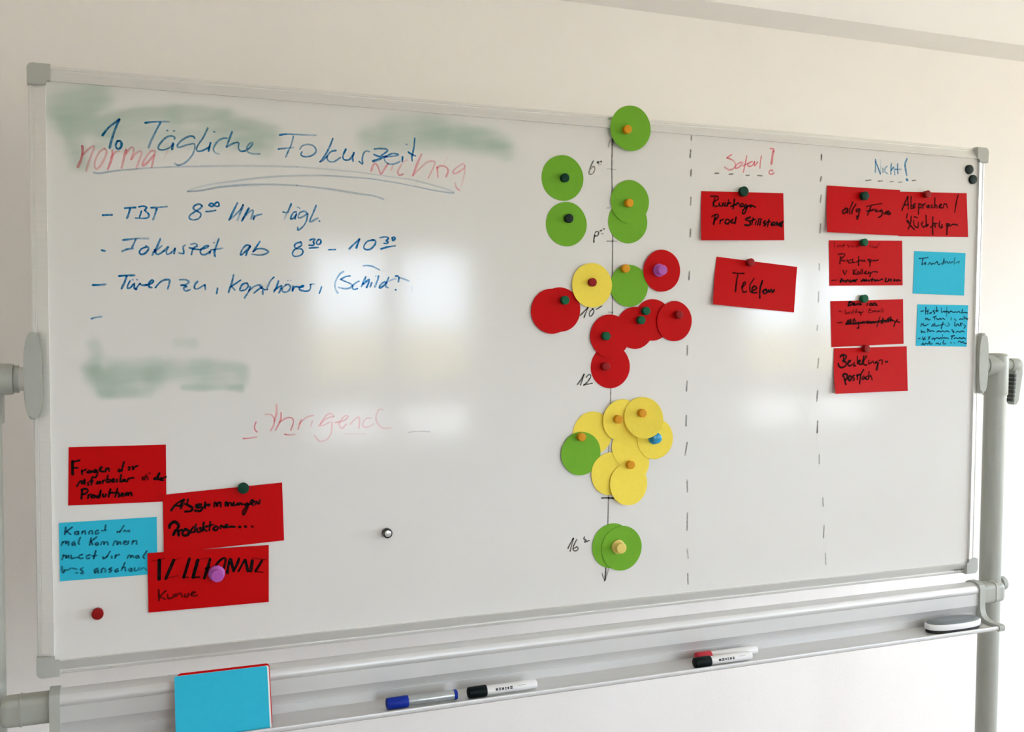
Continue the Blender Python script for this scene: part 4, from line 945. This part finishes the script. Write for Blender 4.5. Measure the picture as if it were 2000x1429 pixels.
# ------------------------------------------------------------------ things on the pen tray
LZ = ZC - .6008                                # top of the ledge
mk_white = mat('white_marker_barrel', (236, 236, 236), rough=0.35, var=0.01)
mk_silver = mat('silver_marker_barrel', (182, 188, 190), rough=0.28, metal=0.6, var=0.02)
mk_blue = mat('blue_marker_cap', (8, 42, 150), rough=0.45, spec=0.2, var=0.03)
mk_black = mat('black_marker_cap', (6, 18, 18), rough=0.5, spec=0.15, var=0.05)
mk_red = mat('red_marker_cap', (190, 20, 50), rough=0.4, var=0.03)
mk_print = mat('dark_label_print', (60, 64, 66), rough=0.6, var=0.05)

def marker(x0, x1, y, barrel, capm, label, plug=True, capl=.036, prints=True, dz=0.0):
    L_ = x1 - x0
    rb, rc = .0086, .0104
    root = empty('board_marker', (x0, y, LZ))
    tag(root, label, 'marker', 'markers on the pen tray')
    zc = LZ + rc + .0002 + dz
    bm = bmesh.new()
    lathe(bm, [(rb * .8, capl - .006), (rb, capl), (rb, L_ - .004), (rb * .96, L_ - .001), (rb * .9, L_)], (x0, y, zc), 'x', n=32)
    obj('barrel', bm, barrel, root, auto=.6)
    bm = bmesh.new()
    lathe(bm, [(rc * .78, 0), (rc * .93, .001), (rc * .97, .003), (rc, capl - .002), (rc * .97, capl)], (x0, y, zc), 'x', n=32)
    obj('cap', bm, capm, root, auto=.6)
    if plug:
        bm = bmesh.new()
        lathe(bm, [(rb * 1.06, L_ - .005), (rb * 1.08, L_ - .001), (rb * 1.0, L_ + .001), (rb * .7, L_ + .002)], (x0, y, zc), 'x', n=32)
        obj('end_plug', bm, capm, root, auto=.6)
    if prints:
        bm = bmesh.new()
        rr = random.Random(int(x0 * 1000))
        x = x0 + capl + L_ * .12
        for k in range(6):
            wd = .0028 + rr.random() * .0035
            for (a0, a1) in ((58, 72), (76, 90)) if k % 2 else ((60, 88),):
                v = []
                for xx in (x, x + wd):
                    for a in (a0, (a0 + a1) / 2, a1):
                        th = math.radians(a)
                        v.append(bm.verts.new((xx, y - math.sin(th) * (rb + .0002), zc + math.cos(th) * (rb + .0002))))
                bm.faces.new((v[0], v[1], v[4], v[3])); bm.faces.new((v[1], v[2], v[5], v[4]))
            x += wd + .0018
        p_ = [bm.verts.new((xx, y - math.sin(math.radians(a)) * (rb + .0002), zc + math.cos(math.radians(a)) * (rb + .0002))) for xx, a in
              ((x + .008, 60), (x + .024, 60), (x + .024, 63), (x + .008, 63))]
        bm.faces.new(p_)
        obj('label_print', bm, mk_print, root)
    return root
marker(-.443, -.313, -.0835, mk_silver, mk_blue, 'silver board marker with a blue cap and end, on the tray', capl=.039, prints=False)
marker(-.2905, -.156, -.0840, mk_white, mk_black, 'white board marker with a black cap, beside the silver marker', plug=False, capl=.035)
marker(.1850, .318, -.0890, mk_white, mk_black, 'front white marker with a black cap, in the pair nearer the eraser', plug=False, capl=.036)
marker(.2050, .350, -.0625, mk_white, mk_red, 'rear white marker with a red cap, behind the black-capped one', plug=False, capl=.034, prints=False)

# eraser
root = empty('board_eraser', (.870, -.073, LZ))
tag(root, 'grey-topped white eraser with black felt underside at the right end of the tray', 'eraser')
def lens(a, b, e=2.6, n=56):
    res = []
    for k in range(n):
        t = 2 * math.pi * k / n
        c_, s_ = math.cos(t), math.sin(t)
        res.append((math.copysign(abs(c_) ** (2 / e), c_) * a, math.copysign(abs(s_) ** (2 / 2.2), s_) * b))
    return res
def loft(bm, levels):
    rings = [[bm.verts.new((.870 + p[0], -.073 + p[1], z)) for p in lens(a, b)] for a, b, z in levels]
    for a, b in zip(rings, rings[1:]):
        for k in range(len(a)): bm.faces.new((a[k], a[(k + 1) % len(a)], b[(k + 1) % len(a)], b[k]))
    bm.faces.new(rings[0]); bm.faces.new(rings[-1])
bm = bmesh.new(); loft(bm, [(.072, .0235, LZ + .0004), (.0735, .0242, LZ + .0008), (.0735, .0242, LZ + .0082)])
tag(obj('felt_pad', bm, rubber_m, root, auto=.6), 'black felt underside')
bm = bmesh.new(); loft(bm, [(.0755, .0252, LZ + .0080), (.0765, .0258, LZ + .0095), (.0765, .0258, LZ + .0185), (.0750, .0248, LZ + .0205), (.071, .0225, LZ + .0208)])
tag(obj('shell', bm, mk_white, root, auto=.6), 'white plastic rim')
bm = bmesh.new(); loft(bm, [(.0725, .0232, LZ + .0200), (.0728, .0234, LZ + .0216), (.067, .0205, LZ + .0245), (.055, .015, LZ + .0260), (.030, .007, LZ + .0252)])
tag(obj('grip', bm, mat('slate_grey_plastic', (112, 120, 124), rough=.35, var=.03), root, auto=.8), 'slate grey top')

# stack of blank cards leaning in the tray
TILT = [( -.0985, .0004), (-.0570, .1075)]     # foot and head of the lean (y, height above the ledge)
def lean_card(k, m, dx, dz, label, w=.151, rnd=.003):
    ln = Vector((0, TILT[1][0] - TILT[0][0], TILT[1][1] - TILT[0][1])); hgt = .1035; ln.normalize()
    nrm = Vector((0, ln.z, -ln.y))              # towards the wall
    x0 = -.7985 + dx
    foot = Vector((x0 + w / 2, TILT[0][0], LZ + TILT[0][1])) + nrm * (.0012 * k) + ln * dz
    bm = bmesh.new()
    pl = round_poly(w, hgt, rnd, 4, 0, hgt / 2)
    prism(bm, pl, lambda p, t: Vector((p[0], 0, 0)) + ln * p[1] + nrm * t, 0, .0009)
    me = bpy.data.meshes.new('blank_card')
    bmesh.ops.recalc_face_normals(bm, faces=bm.faces)
    bm.to_mesh(me); bm.free(); me.materials.append(m)
    o = bpy.data.objects.new('blank_card', me); C.objects.link(o); o.location = foot
    tag(o, label, 'card', 'blank cards leaning in the pen tray')
lean_card(0, blue_m, 0, 0, 'blank light blue card in front of the stack leaning in the tray')
lean_card(1, white_m, .0030, .0004, 'white card showing as a thin edge right behind the leaning blue card')
lean_card(2, red_m, .0046, .0042, 'red card standing out above the leaning blue card', rnd=.006)
